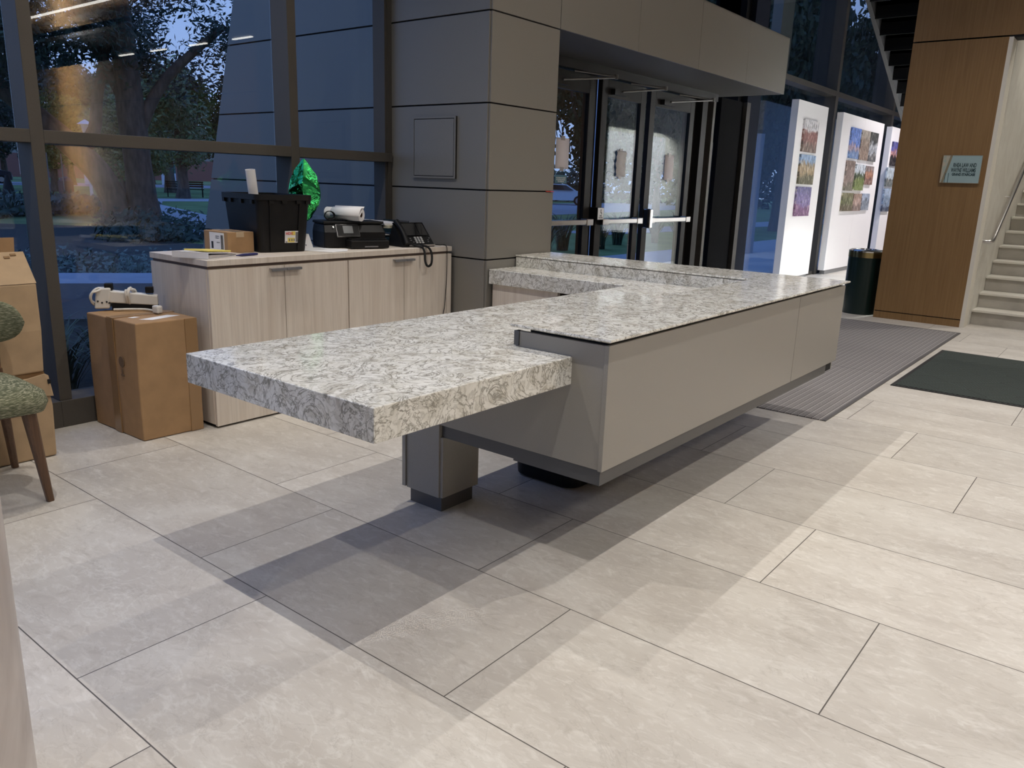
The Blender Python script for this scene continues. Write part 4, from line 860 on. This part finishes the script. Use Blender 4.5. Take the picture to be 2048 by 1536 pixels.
tag(leafcloud(pts, 9000, .16, 12, .5).build('liriope_bed', LIR), 'bed of dark strappy foliage in front of the lamp post', 'foliage bed', kind='stuff')
SHR = leaf_mat('shrub_leaf', (.018, .03, .018), (.05, .075, .04))
for i, (x, y, s, h, lab) in enumerate(((8.6, 16.4, .9, .5, 'dark leafy shrub at the near end of the pale garden path'), (9.9, 19.6, 1.0, .62, 'dark leafy shrub between the large trunk and the garden path'))):
    tag(leafcloud([((x+rnd.uniform(-.8, .8)*s, y+rnd.uniform(-.8, .8)*s, .05), .75*s) for k in range(7)], 1500, .09, 20+i, h).build('leafy_shrub', SHR), lab, 'shrub')
# trees
LEAF_D = leaf_mat('live_oak_leaf', (.012, .022, .012), (.05, .075, .04)); LEAF_G = leaf_mat('bright_leaf', (.05, .085, .03), (.16, .22, .08))
def tree_at(name, label, base, trunk, branches, crown, nleaf, size, lm, group=None, seed=1):
    t = thing(name, label, 'tree', (*base, GZ), group=group)
    m = MB(); m.tube(dense(trunk[0], 4), None or [a for a in interp(trunk[1], 4)], 12); m.build('trunk', BARK, t, local=True, smooth=60)
    for p, r in branches: MB().tube(dense(p, 4), interp(r, 4), 8).build('branch', BARK, t, local=True, smooth=60)
    leafcloud(crown, nleaf, size, seed).build('crown', lm, t, local=True)
    return t
def interp(r, k):
    out = []
    for i in range(len(r)-1): out += [r[i]+(r[i+1]-r[i])*j/k for j in range(k)]
    return out+[r[-1]]
B_ = V((.88, -.47, 0))       # to the right as seen from the room
def off(s, d=0, z=0): return tuple(B_*s+V((.43, .9, 0))*d+V((0, 0, z)))
tree_at('oak_tree', 'large leaning oak with forked dark trunk outside the left window', (11.1, 23.5),
    ([off(.05,0,0), off(0,0,.5), off(-.35,0,1.3), off(-.95,0,2.0), off(-1.9,0,2.9), off(-3.4,.3,4.2)], [.48, .36, .34, .32, .27, .18]),
    [([off(-.75,0,1.8), off(-.35,.1,2.5), off(-.2,.2,3.4), off(.3,.4,5.4)], [.24, .17, .15, .1])],
    [(off(rnd.uniform(-7, 2), rnd.uniform(-3, 4), rnd.uniform(4.3, 8.5)), rnd.uniform(.9, 1.6)) for k in range(34)], 24000, .11, LEAF_D, seed=31)
tree_at('oak_tree', 'thick upright oak trunk right of the leaning oak outside the left window', (11.75, 23.2),
    ([off(.0,0,0), off(.0,0,.6), off(-.03,0,1.6), off(-.1,0,3), off(-.2,0,6)], [.58, .42, .36, .38, .25]),
    [([off(.1,0,2.6), off(.9,.2,4.0), off(2.6,.5,5.6)], [.2, .15, .08]), ([off(-.1,0,3.0), off(-1.0,.2,5), off(-2.0,.4,7)], [.2, .14, .08])],
    [(off(rnd.uniform(-2, 4.2), rnd.uniform(-2.5, 3.5), rnd.uniform(3.9, 8.8)), rnd.uniform(.7, 1.3)) for k in range(26)], 15000, .10, LEAF_D, seed=32)
cr1 = [((rnd.uniform(-2.2, 2.2), rnd.uniform(-2.2, 2.2), rnd.uniform(2.4, 6.2)), rnd.uniform(.8, 1.4)) for k in range(18)]
src = tree_at('park_tree', 'small bushy green tree on the lawn right of the oaks', (23.15, 41.2), ([(0,0,0), (.05,0,1.0), (0,.05,3.6)], [.42, .27, .2]), [([(0,0,1.9), (.7,.2,3), (1.3,.3,4.4)], [.14, .1, .06])], cr1, 8000, .15, LEAF_G, seed=33)
dark = tree_at('park_tree', 'dark spreading tree standing far across the lawn', (14, 62), ([(0,0,0), (.05,0,1.4), (0,.1,4.6)], [.5, .32, .22]), [([(0,0,2.4), (1.2,.2,4), (2.3,.3,6)], [.2, .14, .08])],
    [((rnd.uniform(-4.5, 4.5), rnd.uniform(-4.5, 4.5), rnd.uniform(3.0, 10.5)), rnd.uniform(1.2, 2.2)) for k in range(30)], 14000, .26, LEAF_D, group='dark trees across the lawn', seed=34)
for (x, y, s, l) in ((28.6, 52.4, 1.15, 'bushy green tree behind the bench, left of its neighbour'), (17.2, 35.5, .62, 'slim young tree beside the lamp post'), (21.1, 52.0, .8, 'small tree with a bare dark trunk beside the outdoor bin')):
    c = copy_tree(src); put(c, (x, y, GZ), rnd.uniform(0, 6), s); c['label'] = l
spots = [(72, 60, .75, .8), (67, 78, .8, .9), (57, 76, .8, .9), (75, 84, .8, 1.0), (62.5, 98, .9, 1.1), (70.5, 104, .9, 1.1), (55, 100, .9, 1.1)]
spots += [(a, 31, .48, .85) for a in (33.5, 20.5, 7.5)]+[(a, 43, .5, .95) for a in (38.5, 28.5, 16, 5)]+[(a, 60, .6, 1.0) for a in (41, 24, 13, 1)]+[(a, 78, .8, 1.2) for a in (39, 29, 18.5, 8)]
put(dark, (14, 66, GZ), 0, (.6, .6, .8))
for k, (az, D, sx_, sz_) in enumerate(spots):
    c = copy_tree(dark); put(c, (D*cos(R(az)), D*sin(R(az)), GZ), k*1.3, (sx_, sx_, sz_))
hp = [((70*cos(R(a*.5)), 70*sin(R(a*.5)), 1.4), 2.2) for a in range(-4, 92, 3)]
tag(leafcloud(hp, 9000, .35, 55, .9).build('hedge', SHR), 'long dark hedge far beyond the parked white car', 'hedge')
# far building edge behind trees
bf = thing('far_building', 'low pale and red building far across the street', 'building', (37, 126, 0))
MB().box(-15, 122, GZ, 90, 130, 3.1).build('building_wall', mat('red_brick', (.28, .12, .10), .9), bf); MB().box(-15, 122, 3.1, 90, 130, 6).build('upper_wall', mat('pale_render', (.32, .30, .28), .9), bf)
# lamp post, bin, bench, stakes
lp = thing('lamp_post', 'white lamp post with conical cap on the lawn', 'lamp post', (14.86, 33.35, GZ))
MB().cyl((0,0,0), (0,0,2.75), .06, .045, 12).build('pole', mat('pale_pole', (.55, .57, .62), .5), lp, local=True, smooth=50); MB().cyl((0,0,2.75), (0,0,3.08), .10, .16, 16).build('lantern', mat('lantern_glass', (.5, .52, .55), .3), lp, local=True, smooth=50); MB().cyl((0,0,3.08), (0,0,3.26), .30, .02, 20).build('cap', MATS['pale_pole'], lp, local=True, smooth=30)
ob = thing('outdoor_bin', 'square dark red litter bin with domed top beside the cross path', 'litter bin', (19.15, 45.9, GZ))
MB().box(-.28, -.28, 0, .28, .28, .72).build('bin_body', mat('maroon_bin', (.10, .055, .06), .6), ob, local=True); MB().loft([rr(0, 0, .28, .28, .1, .72), rr(0, 0, .2, .2, .1, .88), rr(0, 0, .08, .08, .05, .95)]).build('bin_dome', MATS['maroon_bin'], ob, local=True)
bn = thing('park_bench', 'dark park bench under the small trees', 'bench', (24.7, 43.7, GZ), R(-28))
m = MB(); [m.box(-1.0, -.2+k*.11, .42, 1.0, -.11+k*.11, .46) for k in range(4)]; m.build('seat_slats', BLACK, bn, local=True); m = MB(); [m.box(-1.0, .22+k*.03, .55+k*.12, 1.0, .25+k*.03, .64+k*.12) for k in range(3)]; m.build('back_slats', BLACK, bn, local=True)
for x in (-.95, .9): MB().box(x, -.2, 0, x+.05, -.14, .43).build('leg', BLACK, bn, local=True); MB().box(x, .2, 0, x+.05, .3, .88).build('leg', BLACK, bn, local=True)
for x, y, lab in ((13.5, 33.8, 'thin bare stake nearest the window post'), (14.44, 34.8, 'thin bare stake in front of the outdoor bin')):
    tag(MB().cyl((x, y, GZ), (x, y, 1.9), .03, .02, 8).build('garden_stake', mat('stake_wood', (.25, .22, .2), .8)), lab, 'stake')
ys = thing('warning_sign', 'yellow diamond warning sign far behind the bench', 'sign', (36, 57, GZ), R(-32))
MB().cyl((0,0,0), (0,0,2.6), .04, n=8).build('pole', GREYP, ys, local=True); MB().prism([(0,-.05,1.9), (.5,-.05,2.4), (0,-.05,2.9), (-.5,-.05,2.4)], (0, .03, 0)).build('sign_face', mat('sign_yellow', (.65, .5, .10), .5), ys, local=True); m = MB(); m.box(-.04, -.058, 2.2, .04, -.05, 2.5); m.cyl((0,-.05,2.6), (0,-.058,2.6), .06, n=10); m.build('pictogram', INK, ys, local=True)
for x, y, lab in ((44.6, 82, 'white and green kiosk sign left of the small tree trunk'), (35, 78, 'white and green kiosk sign behind the oak trunk')):
    k = thing('street_sign', lab, 'sign', (x, y, GZ), R(-30)); MB().box(-.7, -.1, 0, .7, .1, 1.2).build('lower_panel', PAPER, k, local=True); MB().box(-.7, -.1, 1.2, .7, .1, 2.3).build('upper_panel', mat('kiosk_green', (.03, .16, .12), .5), k, local=True); MB().box(-.75, -.12, 2.3, .75, .12, 2.6).build('cap', PAPER, k, local=True)
def car(name, label, loc, rz, col, L_=4.5):
    c = thing(name, label, 'car', loc, rz)
    side = [(-2.2,.35), (-2.25,.7), (-2.1,.92), (-1.2,1.0), (-.5,1.42), (.7,1.45), (1.5,1.05), (2.1,.95), (2.2,.6), (2.15,.3)]
    rings = []
    for y, k in ((-.88, .96), (-.8, 1.0), (.8, 1.0), (.88, .96)): rings.append([(x*k, y*(1 if z < 1.0 else .82), z) for x, z in side])
    MB().loft(rings).build('car_body', mat('paint_'+name, col, .25, coat=.5), c, local=True, smooth=40)
    for s in (-1, 1):
        MB().prism([(-1.0, s*.80, 1.02), (-.45, s*.73, 1.36), (.65, s*.73, 1.38), (1.25, s*.80, 1.05)], (0, s*.03, 0)).build('side_window', BLACKG, c, local=True)
        for x in (-1.35, 1.35):
            w = MB().cyl((x, s*.70, .33), (x, s*.90, .33), .33, n=24).build('wheel', BLACK, c, local=True); MB().cyl((x, s*.90, .33), (x, s*.905, .33), .2, n=16).build('hub_cap', STEEL, w, local=True)
    return c
car('white_car', 'white car parked beyond the lawn, seen through the left door', (47.5, 33.6, GZ), R(125), (.62, .65, .70))
car('dark_car', 'dark car on the street seen left of the window post', (24.5, 74.5, GZ), R(-5), (.03, .03, .04))
tag(MB().loft([[(16.1+r*cos(a), 45.2+r*sin(a), z) for a in [2*pi*k/16 for k in range(16)]] for r, z in ((.34, GZ), (.34, 0), (.3, .02), (.1, .85), (.09, .9))]).build('dark_cone', BLACK, smooth=40), 'dark cone at the path left of the window post', 'cone')
oc = MB().cyl((13.9, 9.0, GZ), (13.9, 9.0, 5.5), .11, n=20).build('canopy_post', mat('pale_blue_post', (.36, .42, .52), .4), smooth=50); tag(oc, 'pale slim canopy post seen through the left entrance door', 'post')
oc = MB().cyl((17.9, 7.3, GZ), (17.9, 7.3, 2.6), .16, n=20).build('pale_post', MATS['pale_blue_post'], smooth=50); tag(oc, 'pale post seen through the glass left of the narrow photo board', 'post')
